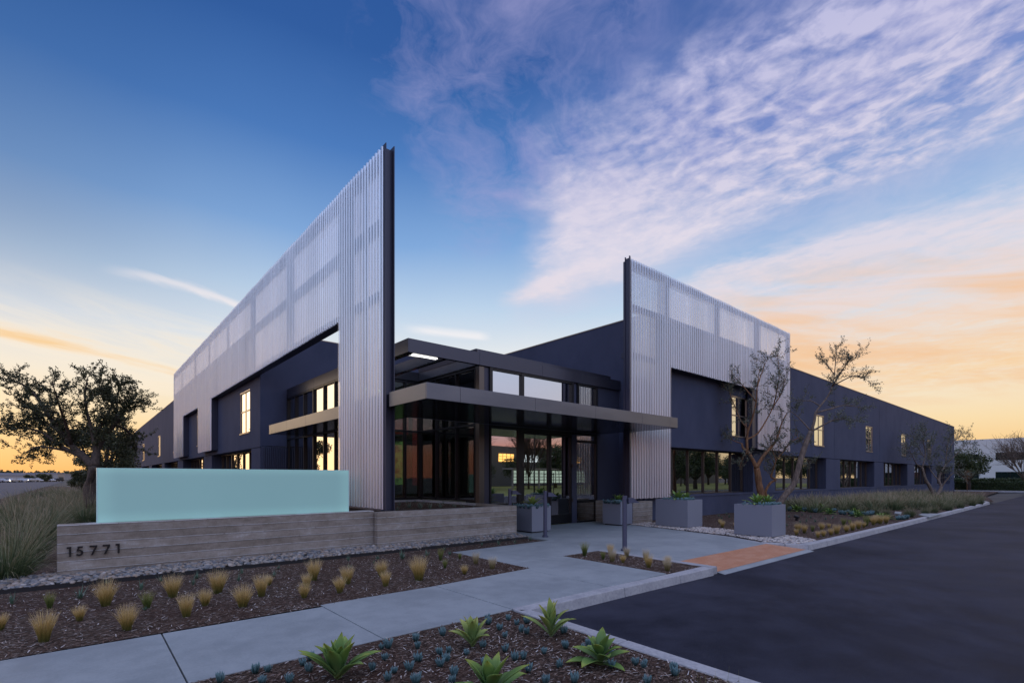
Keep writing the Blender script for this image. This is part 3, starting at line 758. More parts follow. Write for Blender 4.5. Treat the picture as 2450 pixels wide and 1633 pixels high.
# ---- glazing of the pavilion
def glaz(axis,c,us,z0,z1,gl,trans=(),name='curtain_wall',tk=.03,side=-1):
    mb=MB(); fr=MB()
    if axis=='y': mb.box(us[0],us[-1],c,c+.016,z0,z1)
    else: mb.box(c,c+.016,us[0],us[-1],z0,z1)
    def fb(a,b,za,zb,d=.07):
        if axis=='y': fr.box(a,b,c-d,c+.08,za,zb)
        else: fr.box(c-d,c+.08,a,b,za,zb)
    for u in us: fb(u-tk,u+tk,z0,z1)
    for z in (z0+.03,z1-.03)+tuple(trans): fb(us[0],us[-1],z-.03,z+.03,.062)
    w=part(mb,name,gl); part(fr,'mullion','black_frame',w); return w
glaz('x',6.68,[15.6,16.99,18.01,19.07,20.10,21.13,22.16],.05,4.93,'bay_glass',(3.19,3.53))
glaz('y',15.56,[6.70,8.08,8.52,9.08],.86,4.93,'lobby_glass',(3.2,))
glaz('x',9.12,[12.22,13.26,14.44,15.5],.86,4.93,'lobby_glass',(3.2,))
part(MB().box(9.03,9.22,11.97,12.16,0,4.93),'corner_post','bronze',bevel=.006)
# clerestory
glaz('y',12.0,[9.46,10.75,13.10],3.53,4.93,'window_glass',(),'clerestory_window',.055)
glaz('y',12.0,[13.40,14.42],3.53,4.93,'entry_glass',(),'clerestory_window',.05)
part(MB().box(13.1,13.38,11.99,12.2,0,4.93),'pier','navy_paint')
part(MB().box(9.23,9.42,11.985,12.15,0,4.93),'frame_panel','steel_navy')
# entrance: side lights, head frame, doors
mb=MB(); mb.box(9.42,14.47,11.96,12.1,3.10,3.5)
for a,b in ((9.42,9.48),(10.57,10.75),(14.38,14.46)): mb.box(a,b,11.95,12.1,0,3.1)
part(mb,'entrance_frame','black_frame')
sl_=part(MB().box(9.48,10.57,12.0,12.02,.8,3.1),'side_light','entry_glass'); part(MB().box(9.48,10.57,11.97,12.09,0,.8),'kick_panel','black_frame',sl_)
sl_=part(MB().box(13.38,14.38,12.0,12.02,.06,3.1),'side_light','entry_glass')
for z0,z1 in ((0,.06),(.70,.80),(2.84,2.93)): part(MB().box(13.38,14.38,11.965,12.09,z0,z1),'cross_bar','black_frame',sl_)
for a,b,hx in ((10.76,11.98,11.86),(12.0,13.09,12.10)):
    d=part(MB().box(a+.07,b-.07,12.0,12.018,.30,3.0),'door','entry_glass')
    mb=MB(); mb.box(a,a+.075,11.965,12.05,.02,3.09); mb.box(b-.075,b,11.965,12.05,.02,3.09); mb.box(a+.075,b-.075,11.966,12.05,.02,.33); mb.box(a+.075,b-.075,11.966,12.05,3.0,3.09)
    part(mb,'door_frame','black_frame',d)
    mb=MB(); mb.tube([(hx,11.89,.95),(hx,11.89,1.75)],.013,8)
    for z in (1.0,1.7): mb.tube([(hx,11.89,z),(hx,11.97,z)],.01,6)
    part(mb,'door_handle','black_frame',d)
    hx2=a-.0 if a<11 else b
    for z in (.75,1.95): part(MB().box(hx2-.03,hx2+.03,11.93,11.964,z,z+.13),'hinge','frame_bronze',d)
# interior
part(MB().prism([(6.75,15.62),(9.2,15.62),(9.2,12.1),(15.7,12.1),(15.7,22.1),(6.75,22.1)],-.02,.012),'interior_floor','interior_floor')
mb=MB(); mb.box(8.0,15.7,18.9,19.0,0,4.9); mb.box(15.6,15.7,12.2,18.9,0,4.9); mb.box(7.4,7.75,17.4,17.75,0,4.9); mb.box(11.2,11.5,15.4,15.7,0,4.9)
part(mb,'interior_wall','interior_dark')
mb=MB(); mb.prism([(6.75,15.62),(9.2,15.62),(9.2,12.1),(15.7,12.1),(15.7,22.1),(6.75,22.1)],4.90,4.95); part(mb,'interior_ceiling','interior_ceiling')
for k in range(5): part(MB().box(8.3+k*1.5,9.0+k*1.5,18.85,18.899,3.4,4.7),'red_wall_panel','red_panel')
part(MB().box(9.6,10.1,16.9,16.95,1.3,4.4),'red_wall_panel','red_panel')
mb=MB()
for k in range(5): part(MB().box(8.15+k*1.5,8.75+k*1.5,18.86,18.899,1.3,3.1),'foliage_glow_panel','painted_foliage_glow')  # added panels that carry the painted green glow
mb=MB(); 
for x,y in ((9.6,13.6),(11.6,13.6),(13.4,13.6),(9.6,16.4),(11.6,16.4),(8.0,17.6)): part(MB().box(x,x+1.1,y,y+.08,4.86,4.895),'ceiling_lamp','interior_lamp')
# reception desk inside the lobby
t=empty('reception_desk',(11.6,17.2,0),'long low reception desk inside the glass lobby','desk')
o=MB().box(-1.2,1.2,-.35,.35,.012,1.05).build('desk_body','white_wall',t); MB().box(-1.25,1.25,-.4,.4,1.05,1.09).build('desk_top','interior_dark',t)
# ================================================================ concrete walls, sign, numerals
t=empty('concrete_wall',(2.3,10.6,0),'long low board-marked concrete wall carrying street number and teal glass sign','low wall')
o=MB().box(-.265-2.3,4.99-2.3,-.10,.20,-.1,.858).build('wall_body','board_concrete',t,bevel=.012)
def digit(ch,h):
    # stroke outlines in a geometric sans; returns list of polygons
    w=h*.172; P=[]
    if ch=='1': P=[[(.30*h,0),(.30*h+w,0),(.30*h+w,h),(.30*h,h)],[(.12*h,h),(.30*h,h),(.30*h,h-w),(.12*h,h-w)]]
    if ch=='7': P=[[(0,h),(.62*h,h),(.62*h,h-w),(0,h-w)],[(.62*h,h-w),(.44*h,h-w),(.10*h,0),(.28*h,0)]]
    if ch=='5':
        P=[[(.12*h,h),(.55*h,h),(.55*h,h-w),(.12*h,h-w)],[(.12*h,h-w),(.12*h+w*.9,h-w),(.12*h+w*.55,.50*h),(.03*h,.50*h)]]
        cx,cy,R,r=.26*h,.33*h,.33*h,.33*h-w
        a0,a1=math.radians(125),math.radians(-150); n=18
        for i in range(n):
            p,q=a0+(a1-a0)*i/n,a0+(a1-a0)*(i+1)/n
            P.append([(cx+R*math.cos(p),cy+R*math.sin(p)),(cx+R*math.cos(q),cy+R*math.sin(q)),(cx+r*math.cos(q),cy+r*math.sin(q)),(cx+r*math.cos(p),cy+r*math.sin(p))])
    return P
h=.152
for ch,x0 in zip('15771',(-.169,-.042,.122,.284,.430)):
    mb=MB()
    for k,poly in enumerate(digit(ch,h)):
        yf,yb=-.135+.0003*(k%3),-.112; n=len(poly)
        vs=[(x0+px-2.3,yf,.362+pz) for px,pz in poly]+[(x0+px-2.3,yb,.362+pz) for px,pz in poly]
        mb.add(vs,[tuple(range(n)),tuple(range(2*n-1,n-1,-1))]+[(i,(i+1)%n,(i+1)%n+n,i+n) for i in range(n)])
    mb.build('numeral','numeral_black',t,label='black metal numeral '+ch)
t=empty('glass_sign',(2.33,10.66,.858),'blank frosted teal glass sign panel standing on the low concrete wall','sign')
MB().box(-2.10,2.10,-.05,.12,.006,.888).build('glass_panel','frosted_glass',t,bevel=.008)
mb=MB(); mb.box(-2.12,-2.101,-.053,.123,0,.90); mb.box(2.101,2.12,-.053,.123,0,.90); mb.box(-2.10,2.10,-.053,.123,.889,.90); mb.box(-2.12,2.12,-.04,.11,0,.005)
mb.build('edge_trim','glass_edge',t)
t=empty('raised_planter',(7,12,0),'raised board-marked concrete planter under the canopy filled with red mulch and small aloes','planter')
mb=MB(); mb.prism([(4.97,10.30),(9.05,10.30),(9.05,11.96),(8.88,11.96),(8.88,10.47),(4.97,10.47)],-.1,.835); mb2=[(x-7,y-12,z) for x,y,z in mb.v]; mb.v=mb2
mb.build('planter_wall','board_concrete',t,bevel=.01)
mb=MB(); mb.box(-.0+8.9-7,9.05-7,-.03,3.55,-.1,.835) if 0 else mb.box(1.93,2.05,-.03,3.55,-.1,.83); mb.box(-2.0,1.93,3.45,3.56,-.1,.83)
mb.build('curb','kerb_concrete',t)
mb=MB(); mb.box(-2.0,1.92,-1.52,3.44,.1,.765); mb.build('mulch_fill','mulch',t)
t=empty('concrete_wall',(15,11,0),'short board-marked concrete block wall under the foot of the right screen','low wall')
mb=MB(); mb.prism([(14.35,10.3),(15.5,10.3),(15.5,10.75),(14.75,10.75),(14.75,11.95),(14.35,11.95)],-.1,.76); mb.v=[(x-15,y-11,z) for x,y,z in mb.v]; mb.build('wall_body','board_concrete',t,bevel=.01)
# ================================================================ bollards, square planters
def bollard(x,y,hh,label,rz=0):
    t=empty('path_light',(x,y,0),label,'bollard light','path lights along the entrance walk',rz)
    mb=MB(); mb.tube([(0,0,.03),(0,0,hh)],.052,16); mb.build('post','bollard_paint',t,smooth=False)
    mb=MB(); mb.tube([(0,0,0),(0,0,.03)],.085,20)
    for q in range(4): mb.tube([(.066*math.cos(q*1.57+.78),.066*math.sin(q*1.57+.78),.03),(.066*math.cos(q*1.57+.78),.066*math.sin(q*1.57+.78),.045)],.009,6)
    mb.build('base_plate','bollard_paint',t)
    mb=MB() # wedge shaped lamp head reaching sideways
    a,b=.05,.33; w=.085
    mb.add([(a,-w,hh-.155),(a,w,hh-.155),(a,w,hh-.045),(a,-w,hh-.045),(b-.17,-w,hh-.045),(b-.17,w,hh-.045),(b,-w,hh-.155),(b,w,hh-.155)],
       [(0,3,4,6),(1,7,5,2),(3,2,5,4),(4,5,7,6),(0,6,7,1),(0,1,2,3)])
    mb.build('lamp_head','bollard_paint',t)
RZ=math.atan2(-C_,S_)+.35
bollard(9.50,9.65,1.24,'slim grey bollard light standing beside the left square planter',RZ)
bollard(9.04,6.71,1.20,'slim grey bollard light behind the small grass bed, nearest the viewer',RZ)
bollard(9.40,11.0,1.27,'grey bollard light half hidden behind the end of the raised concrete planter',RZ)
def agave(mb,n,R,h,seed,w=.11,base=(0,0,0),lift=(.15,1.25)):
    # rosette of broad pointed leaves with a channelled cross-section
    rd=random.Random(seed)
    if mb.uv is None: mb.uv=[]
    for i in range(n):
        az=i*2.399+rd.uniform(-.2,.2); f=i/n
        el=lift[0]+(lift[1]-lift[0])*f**.8+rd.uniform(-.1,.1); Ln=R*(1.05-.25*f)*rd.uniform(.85,1.12); wd=w*rd.uniform(.85,1.15)*(1-.25*f)
        ns=7; k=len(mb.v); p=Vector((0,0,h*.35*f)); d=el; droop=rd.uniform(.05,.16)*(1.25-f)
        for j in range(ns+1):
            t_=j/ns
            wj=wd*(.42+1.25*t_-.30*t_*t_) if t_<.55 else wd*1.0*max(0,(1-((t_-.55)/.45)**1.7))
            wj=max(wj,.001); dirv=Vector((math.cos(az)*math.cos(d),math.sin(az)*math.cos(d),math.sin(d))); side=Vector((-math.sin(az),math.cos(az),0)); up=side.cross(dirv)*-1
            for q,(sx,sz) in enumerate(((-1,.32),(-.5,.06),(0,0),(.5,.06),(1,.32))):
                mb.v.append(tuple(Vector(base)+p+side*(sx*wj*.5)+up*(sz*wj*.55))); mb.uv.append((sx,t_))
            p=p+dirv*(Ln/ns); d-=droop*(.4+t_*1.2)
        for j in range(ns):
            for q in range(4): a=k+j*5+q; mb.f.append((a,a+1,a+6,a+5))
    return mb
def chalk(mb,n,h,spread,seed,base=(0,0,0)):
    rd=random.Random(seed)
    if mb.uv is None: mb.uv=[]
    for i in range(n):
        r=spread*math.sqrt(rd.random()); a=rd.uniform(0,6.28); el=rd.uniform(.9,1.5); l=h*rd.uniform(.6,1.1)
        p0=Vector(base)+Vector((r*math.cos(a),r*math.sin(a),0)); d=Vector((math.cos(a)*math.cos(el),math.sin(a)*math.cos(el),math.sin(el)))
        k=len(mb.v); pts=[p0+d*(l*q)+Vector((0,0,.12*l*q*q)) for q in (0,.35,.75,1)]; w=l*.085+.003
        mb.tube(pts,[w*.7,w,w*.95,w*.25],5); 
        for q,tt in enumerate((0,.35,.75,1)): mb.uv+=[(0,tt)]*5
    return mb
def sqplanter(x0,x1,y0,y1,hh,label,plants):
    cx,cy=(x0+x1)/2,(y0+y1)/2; a,b=(x1-x0)/2,(y1-y0)/2
    t=empty('square_planter',(cx,cy,0),label,'planter box','square grey planters by the entrance')
    mb=MB(); mb.box(-a,a,-b,-b+.05,.04,hh); mb.box(-a,a,b-.05,b,.04,hh); mb.box(-a,-a+.05,-b+.05,b-.05,.04,hh); mb.box(a-.05,a,-b+.05,b-.05,.04,hh); mb.box(-a+.01,a-.01,-b+.01,b-.01,.035,.06)
    # weld-like solid shell: single piece
    mb.build('planter_body','planter_grey',t)
    MB().box(-a+.06,a-.06,-b+.06,b-.06,0,.036).build('plinth','plinth_black',t)
    MB().box(-a+.05,a-.05,-b+.05,b-.05,.1,hh-.06).build('soil_fill','soil',t)
    return t
sqplanter(9.83,10.60,10.53,11.35,.77,'square grey planter in front of the left entrance door',None)
sqplanter(13.52,14.17,10.20,10.95,.80,'smallest grey planter standing by the short concrete block wall',None)
sqplanter(14.35,15.25,8.27,9.42,.89,'grey planter on the far pebbles below the right screen window',None)
sqplanter(13.71,14.60,5.50,6.50,.87,'largest grey planter on the pale pebbles nearest the orange ramp',None)
def plant_on(name,mbf,m,loc,label,cat,group,smooth=True):
    mb=mbf(MB()); o=mb.build(name,m,smooth=smooth); o.location=loc; return tag(o,label,cat,group)
pa='agave rosettes growing in the square planters'; pc='blue succulents in the square planters'
def planter_plants(cx,cy,z,ag,where,seed):
    for k,(dx,dy,R,kind,which) in enumerate(ag):
        plant_on('agave',lambda mb:agave(mb,22,R,.12,seed+k,R*.27),kind,(cx+dx,cy+dy,z-.06),f'{which} green agave rosette growing in {where}','agave',pa)
    def f(mb):
        rd=random.Random(seed)
        for q in range(9):
            s_=-.36+.09*q
            chalk(mb,16,.13,.05,seed+q,(s_+rd.uniform(-.02,.02),rd.uniform(-.36,-.22) ,0))
            if q%2: chalk(mb,14,.13,.05,seed+q+40,(-.36,s_,0))
        return mb
    plant_on('chalk_sticks',f,'chalk_stick',(cx,cy,z-.07),f'blue chalk stick succulents edging {where}','succulent',pc)
planter_plants(10.2,10.92,.77,[(0,0,.42,'agave_leaf_yellow','yellow-tipped')],'the planter before the entrance door',3)
planter_plants(13.85,10.55,.80,[(0,0,.36,'agave_leaf','narrow')],'the planter by the short concrete block wall',13)
planter_plants(14.8,8.85,.89,[(-.12,-.05,.44,'agave_leaf','larger'),(.30,-.1,.34,'agave_leaf','smaller')],'the far pebble-bed planter',23)
planter_plants(14.15,5.98,.87,[(-.14,.02,.42,'agave_leaf','larger'),(.26,-.08,.36,'agave_leaf','smaller')],'the planter nearest the orange ramp',33)
#@@SPLIT3
# ================================================================ vegetation
def R_(o,s): return lambda x,y:(o[0]+x/s,o[1]+y/s)
r1=R_((0,800),3.795);r2=R_((0,1100),2.942);r6=R_((1150,1000),3.92);r8=R_((1580,900),3.795);r9=R_((1900,950),4.2727)
q4=R_((400,1300),3.9217);q9=R_((900,1300),3.9217);q13=R_((1300,1250),3.62)
def blades(mb,n,L,spread,lean,w,rd,base=(0,0,0),segs=4,bend=.5,pw=1.):
    if mb.uv is None: mb.uv=[]
    for i in range(n):
        a=rd.uniform(0,6.283); th=lean*(rd.random()**pw); r=spread*math.sqrt(rd.random()); l=L*rd.uniform(.55,1.08)
        ax=a+rd.uniform(-.5,.5)
        p=Vector((base[0]+r*math.cos(ax),base[1]+r*math.sin(ax),base[2])); e=th*.5; fa=rd.uniform(0,3.14)
        sd=Vector((math.cos(fa),math.sin(fa),0)); k=len(mb.v)
        for j in range(segs+1):
            t_=j/segs; ww=w*(1-t_*.85)*.5
            mb.v.append(tuple(p-sd*ww)); mb.v.append(tuple(p+sd*ww)); mb.uv+=[(0,t_),(1,t_)]
            d=Vector((math.cos(a)*math.sin(e),math.sin(a)*math.sin(e),math.cos(e))); p=p+d*(l/segs); e+=bend*th*.45+rd.uniform(-.03,.05)
        for j in range(segs): q=k+2*j; mb.f.append((q,q+1,q+3,q+2))
    return mb
def proto(fn):
    mb=MB(); fn(mb); me_o=mb.build('proto','soil'); me=me_o.data; bpy.data.objects.remove(me_o); return me
def protom(fn,m,smooth=False):
    me=proto(fn); me.materials.clear(); me.materials.append(MT[m])
    if smooth: me.polygons.foreach_set('use_smooth',[True]*len(me.polygons))
    return me
def place(name,me,loc,sc_,rz,label,cat,group,sz=None):
    o=bpy.data.objects.new(name,me); COL.objects.link(o); o.location=loc; o.scale=(sc_*(.86 if sz else 1),sc_*(.86 if sz else 1),sz or sc_); o.rotation_euler=(0,0,rz); return tag(o,label,cat,group)
def ordn(k):
    w=['leftmost','second','third','fourth','fifth','sixth','seventh','eighth','ninth','tenth','eleventh','twelfth','thirteenth','fourteenth','fifteenth','sixteenth','seventeenth','eighteenth','nineteenth','twentieth']
    if k<20: return w[k]
    t=k-20; ones=['twenty-first','twenty-second','twenty-third','twenty-fourth','twenty-fifth','twenty-sixth','twenty-seventh','twenty-eighth','twenty-ninth','thirtieth','thirty-first','thirty-second','thirty-third','thirty-fourth','thirty-fifth','thirty-sixth','thirty-seventh','thirty-eighth','thirty-ninth','fortieth','forty-first','forty-second','forty-third','forty-fourth','forty-fifth','forty-sixth','forty-seventh','forty-eighth','forty-ninth','fiftieth','fifty-first','fifty-second','fifty-third','fifty-fourth','fifty-fifth','fifty-sixth','fifty-seventh','fifty-eighth','fifty-ninth','sixtieth','sixty-first','sixty-second','sixty-third','sixty-fourth','sixty-fifth']
    return ones[t]
def place_row(items,what,where,name,cat,group,z=0.,jitter=True):
    # items: (px,py,hpx,mesh,unit height); label = look + rank from the left within its bed
    items=sorted(items,key=lambda q:q[0])
    for k,(px,py,hp,me,adj,u) in enumerate(items):
        x,y,zz=G(px,py,z); d=C_*x+S_*y; hh=hp*d/F
        lab=f'{adj} {what}, {ordn(k)}{" from the left" if k else ""} {where}'
        place(name,me,(x,y,z-.01),hh/u,random.uniform(0,6.28),lab,cat,group,sz=hh/u*random.uniform(1.0,1.22))
def mk(n,lean,seed,w=.0026,L=1.,spread=.12,pw=.8,bend=.55):
    def fn(mb):
        rd=random.Random(seed); blades(mb,n,L,spread,lean,w,rd,pw=pw,bend=bend)
    return fn
GF=[protom(mk(620,(.62,.85,.72)[k],k,.013,1.05,.18,(.75,.95,.8)[k],.45),'feather_grass') for k in range(3)]
GP=protom(mk(560,.6,11,.013,1.05,.20,.75,.45),'feather_grass_pale')
GG=[protom(mk(420,.55,k,.013,1.05,.15),'feather_grass_green') for k in (21,22)]
gt='feather grass tufts in the mulch beds'
L1=[(105.4,1531.7,60,GF[0],'large golden'),(119,1453.5,34,GG[0],'small green'),(253.2,1446.7,51,GF[1],'large golden'),(190.3,1482.4,34,GF[2],'small golden'),(304.2,1504.5,50,GF[1],'upright golden'),
(351.8,1453.5,41,GG[1],'narrow greenish'),(413,1426.3,50,GF[2],'large golden'),(446,1472.5,46,GF[0],'upright golden'),(491,1446.7,36,GF[1],'small golden'),(521,1416.5,52,GF[2],'large golden'),(581.2,1450.1,50,GF[1],'upright golden'),(2,1504,34,GF[2],'small golden'),
(625.7,1423.7,42,GF[0],'golden'),(643.5,1398.2,22,GF[1],'tiny golden'),(750.6,1386.7,42,GF[2],'large golden'),(734,1404.5,31,GF[0],'small golden'),(727.7,1427.5,33,GF[1],'small golden'),
(830.9,1394.3,41,GF[0],'straw coloured'),(813.1,1416,37,GF[2],'golden'),(912.5,1376.5,36,GF[1],'straw coloured'),(922.7,1400.7,34,GF[0],'golden'),(1002,1386.7,52,GF[2],'large golden'),
(1054.3,1338.2,23,GG[0],'small green'),(1064.5,1357.4,19,GG[1],'tiny green'),(1111.1,1371.4,22,GF[1],'small golden'),(1100.2,1335.7,15,GG[0],'tiny green'),(1138.4,1347.2,25,GP,'pale straw'),(1178,1358.6,29,GP,'pale straw')]
place_row([(a,b,c,d,e,.98) for a,b,c,d,e in L1],'feather grass tuft','before the numbered wall','feather_grass','grass tuft',gt)
L2=[(1398.7,1327.8,29,GG[1],'dark green spiky'),(1443.4,1336.7,19,GG[0],'small green'),(1460,1325.3,22,GF[0],'golden'),(1465,1341.8,27,GP,'pale'),(1499.5,1330.4,23,GP,'pale'),(1490.6,1344.4,18,GF[1],'tiny golden'),
(1545.4,1339.3,23,GP,'pale'),(1551.8,1355.9,27,GF[2],'golden'),(1597.7,1347.4,19,GF[1],'golden'),(1596.4,1363.5,30,GP,'pale')]
place_row([(a,b,c,d,e,.98) for a,b,c,d,e in L2],'feather grass tuft','in the small bed beside the orange ramp','feather_grass','grass tuft',gt)
L3=[(540,1335,40,0),(563,1368,52,0),(680,1365,42,0),(1235,1435,55,0),(1250,1400,70,0),(1308,1420,65,0),(1382,1405,50,1),(1465,1390,65,0),(1530,1375,42,0),(1430,1460,52,0),(1480,1450,55,0),(1550,1438,63,0),(1600,1425,82,0),(1690,1408,62,0),(1745,1395,68,0),(1800,1380,70,0),(1848,1368,45,0),(1870,1355,78,1),(1665,1352,70,1),(1720,1340,45,1),(1935,1345,70,0),(1960,1330,68,0),(1995,1335,70,0),(2050,1330,68,0),(1900,1318,50,1)]
place_row([(*r8(a,b),h_/3.795*1.05,(GG[k_%2] if g_ else GF[k_%3]),('green' if g_ else 'golden'),.98) for k_,(a,b,h_,g_) in enumerate(L3)],'feather grass tuft','in the driveway bed','feather_grass','grass tuft',gt)
# aloes
def aloe(n,seed):
    def fn(mb):
        rd=random.Random(seed); mb.uv=[]
        for i in range(n):
            a=i*2.4+rd.uniform(-.3,.3); el=rd.uniform(.45,1.2); l=rd.uniform(.6,1.); k=len(mb.v); p=Vector((0,0,0)); w=.15
            for j,t_ in enumerate((0,.35,.7,1)):
                d=Vector((math.cos(a)*math.cos(el),math.sin(a)*math.cos(el),math.sin(el))); sd=Vector((-math.sin(a),math.cos(a),0)); up=Vector((0,0,1)); ww=w*(1-t_*.95)*.5*(1.15 if j==1 else 1)
                mb.v+= [tuple(p-sd*ww+up*ww*.5),tuple(p-up*ww*.35),tuple(p+sd*ww+up*ww*.5),tuple(p+up*ww*.2)]; mb.uv+=[(0,t_)]*4
                p=p+d*(l*.34); el+=.12
            for j in range(3):
                for q in range(4): aa=k+j*4+q; bb=k+j*4+(q+1)%4; mb.f.append((aa,bb,bb+4,aa+4))
    return fn
AL=[protom(aloe(11,k),'aloe_leaf') for k in range(3)]; AG=[protom(aloe(10,k+5),'aloe_grey') for k in range(2)]
ga='small aloes planted in the mulch'
A1=[r2(85,1010)+(20,),r2(565,970)+(24,),r2(750,870)+(12,),r2(995,912)+(20,),r2(1130,852)+(14,),r2(1385,832)+(18,),r2(1360,878)+(15,),r2(1020,1052)+(12,),
 q4(700,278)+(12,),q4(670,348)+(14,),q4(1000,302)+(13,),q4(1045,232)+(10,),q4(1700,158)+(12,),q4(1710,226)+(12,),q4(1970,142)+(9,),q4(1940,182)+(8,),q4(2205,142)+(22,),q9(475,112)+(15,),q9(20,142)+(9,),q9(640,60)+(9,),q9(690,102)+(12,),
 r6(10,1192)+(9,),r6(170,1182)+(11,),r6(320,1168)+(9,),r6(465,1146)+(11,)]
place_row([(a,b,c*1.15,AL[k%3],('spreading green','small green','blue green')[k%3],.8) for k,(a,b,c) in enumerate(A1)],'aloe','along the mulch strip below the concrete walls','aloe','aloe',ga)
A2=[r4_(x,y)+(h_,) for r4_ in (R_((600,900),3.5636),) for x,y,h_ in ((1250,1137,11),(1265,1100,12),(1190,1100,10),(1355,1118,17),(1440,1105,13),(1450,1125,17),(1530,1125,17),(1618,1118,17),(1640,1085,9),(1720,1108,12),(1745,1112,8),(1795,1103,9),(1815,1115,7),(1900,1112,6),(1400,1072,8),(1330,1078,9),(1475,1082,8))]
place_row([(a,b,c,AG[k%2],('grey green','pale green')[k%2],.8) for k,(a,b,c) in enumerate(A2)],'aloe','in the raised concrete planter','aloe','aloe','aloes in the raised planter',z=.765)
A3=[(530,1270),(555,1290),(600,1255),(625,1280),(1150,1355),(1170,1280),(1235,1305),(1270,1330),(1285,1260),(1325,1320),(1365,1285),(1405,1320),(1565,1290),(1500,1300)]
place_row([(*r8(a,b),8,AL[k%3],'small','.8' and .8) for k,(a,b) in enumerate(A3)],'aloe','in the driveway bed','aloe','aloe',ga)
# chalk sticks
CH=[protom(lambda mb,k=k:chalk(mb,38,.9,.30,k),'chalk_stick',True) for k in range(4)]
gc='blue chalk stick clumps in the mulch beds'
c1=[q4(500,1292),q4(835,1202),q4(890,1297),q4(940,1192),q4(1145,1292),q4(1265,1132),q4(1330,1192),q4(1345,1082),q4(1930,1177),q4(2015,977),q4(2070,972),q4(2040,1082),q4(2070,1272),q4(2130,1202),q4(2270,1182),
 q9(375,902),q9(390,972),q9(390,1092),q9(375,1302),q9(625,852),q9(600,1032),q9(655,1092),q9(600,1142),q9(680,1012),q9(730,1232),q9(720,1300),q9(850,1032),q9(955,792),q9(1015,1135),q9(1000,962),q9(1050,747),q9(1045,702),q9(1080,1242),q9(1160,802),q9(1210,872),q9(1210,1002),q9(1240,712),
 q9(1300,1082),q9(1320,752),q9(1360,822),q9(1380,1072),q9(1410,737),q9(1415,837),q9(1430,1192),q9(1575,1022),q9(1595,1302),q9(1720,1152),q9(1760,832),q9(1780,972),q9(1855,1292),q9(1990,947),q9(1970,1012),q9(2210,1042),q9(2210,1152),q13(795,1222),q13(870,1247),q13(1140,1267),q13(1135,1312),q13(900,1382),q13(390,1062)]
hs=[random.Random(5+k).uniform(17,27) for k in range(len(c1))]
place_row([(a,b,hs[k]*.85*(.75+(b-1450)/180*.35),CH[k%4],('dense blue','sparse blue green','slender blue','broad blue')[k%4],1.) for k,(a,b) in enumerate(c1)],'chalk stick clump','in the near agave bed','chalk_stick','succulent',gc)
c2=[(1170,1220),(1310,1225),(1375,1225),(1405,1235),(1580,1235),(1635,1250),(1670,1255),(1720,1250),(1740,1265),(1840,1260),(1870,1265),(1900,1260),(1920,1258),(2150,1300),(2180,1298),(2210,1300),(2240,1293)]
place_row([(*r8(a,b),10,CH[k%4],'blue',1.) for k,(a,b) in enumerate(c2)],'chalk stick clump','in the driveway bed','chalk_stick','succulent',gc)
# agaves in the ground
def ground_agave(px,py,R,seed,label,m='agave_leaf',lift=(.15,1.25),n=24,z=-.01,w=None,hb=.12):
    x,y,_=G(px,py,z); mb=agave(MB(),n,R,hb,seed,w or R*.30,lift=lift); o=mb.build('agave',m,smooth=True); o.location=(x,y,z); s_=o.modifiers.new('s','SOLIDIFY'); s_.thickness=.004
    return tag(o,label,'agave','large agaves in the mulch beds')
ground_agave(808,1624,.36,1,'largest deep green agave at the bottom edge, beside the walk','agave_leaf',(.62,1.45),18,w=.125,hb=.15)
ground_agave(1130,1546,.29,2,'yellow green agave with broad leaves in the middle of the near bed','agave_leaf_yellow',(.72,1.45),12,w=.095,hb=.2)
ground_agave(1318,1522,.33,3,'tall light green agave by the kerb corner overlapping the asphalt','agave_leaf_yellow',(.72,1.45),12,w=.095,hb=.3)
ground_agave(1436,1590,.27,4,'flat spreading green agave beside the driveway kerb','agave_leaf',(.0,1.25),17,w=.115,hb=.25)
ground_agave(1172,1672,.36,5,'agave cut by the bottom edge with three upright pointed leaves','agave_leaf',(.5,1.35),13,w=.125,hb=.2)
for k,(a,b,h_) in enumerate(((1238,1225,14),(1455,1222,17),(1540,1252,13),(1770,1262,15),(1795,1275,13),(2010,1290,13),(2060,1300,13))):
    px,py=r8(a,b); x,y,_=G(px,py); d=C_*x+S_*y
    ground_agave(px,py,h_*d/F*1.5,40+k,f'bright green agave, {ordn(k)}{" from the left" if k else ""}, in the bed beside the driveway kerb','agave_leaf',(.0,1.2),18)
# deer grass clumps
def dg(seed,n=650,flower=90):
    def fn(mb):
        rd=random.Random(seed); blades(mb,n,1.0,.22,1.25,.011,rd,pw=.7,bend=.65,segs=5); blades(mb,flower,1.28,.14,.75,.010,rd,pw=.8,bend=.35,segs=5)
    return fn
DG=[protom(dg(k),'deer_grass') for k in (31,32,33)]
gd='deer grass clumps'
near=[(60,1345,1.02),(15,1395,.95),(110,1290,1.0),(205,1262,1.15),(30,1262,1.0),(160,1243,1.05),(95,1238,1.),(225,1222,1.05),(45,1222,1.),(150,1212,1.),(190,1196,1.1)]
near.sort()
for k,(px,py,h_) in enumerate(near):
    x,y,_=G(px,py); place('deer_grass',DG[k%3],(x,y,-.02),h_,random.uniform(0,6),f'tall green deer grass clump, {ordn(k)}{" from the left" if k else ""}, behind the numbered wall','ornamental grass',gd)
mb=MB(); mb.uv=[]
rd=random.Random(77)
for k in range(46):
    y=rd.uniform(20,62); x=y*rd.uniform(-.085,.028)+rd.uniform(-.3,.3); nn=150 if y<35 else 90
    if x<-3.2: continue
    blades(mb,nn,rd.uniform(.85,1.15),.3,1.25,.018 if y<35 else .03,rd,(x,y,-.02),pw=.7,bend=.6)
o=mb.build('ornamental_grass','deer_grass'); tag(o,'mass of tall green grass along the left wing toward the car park','ornamental grass',kind='stuff')
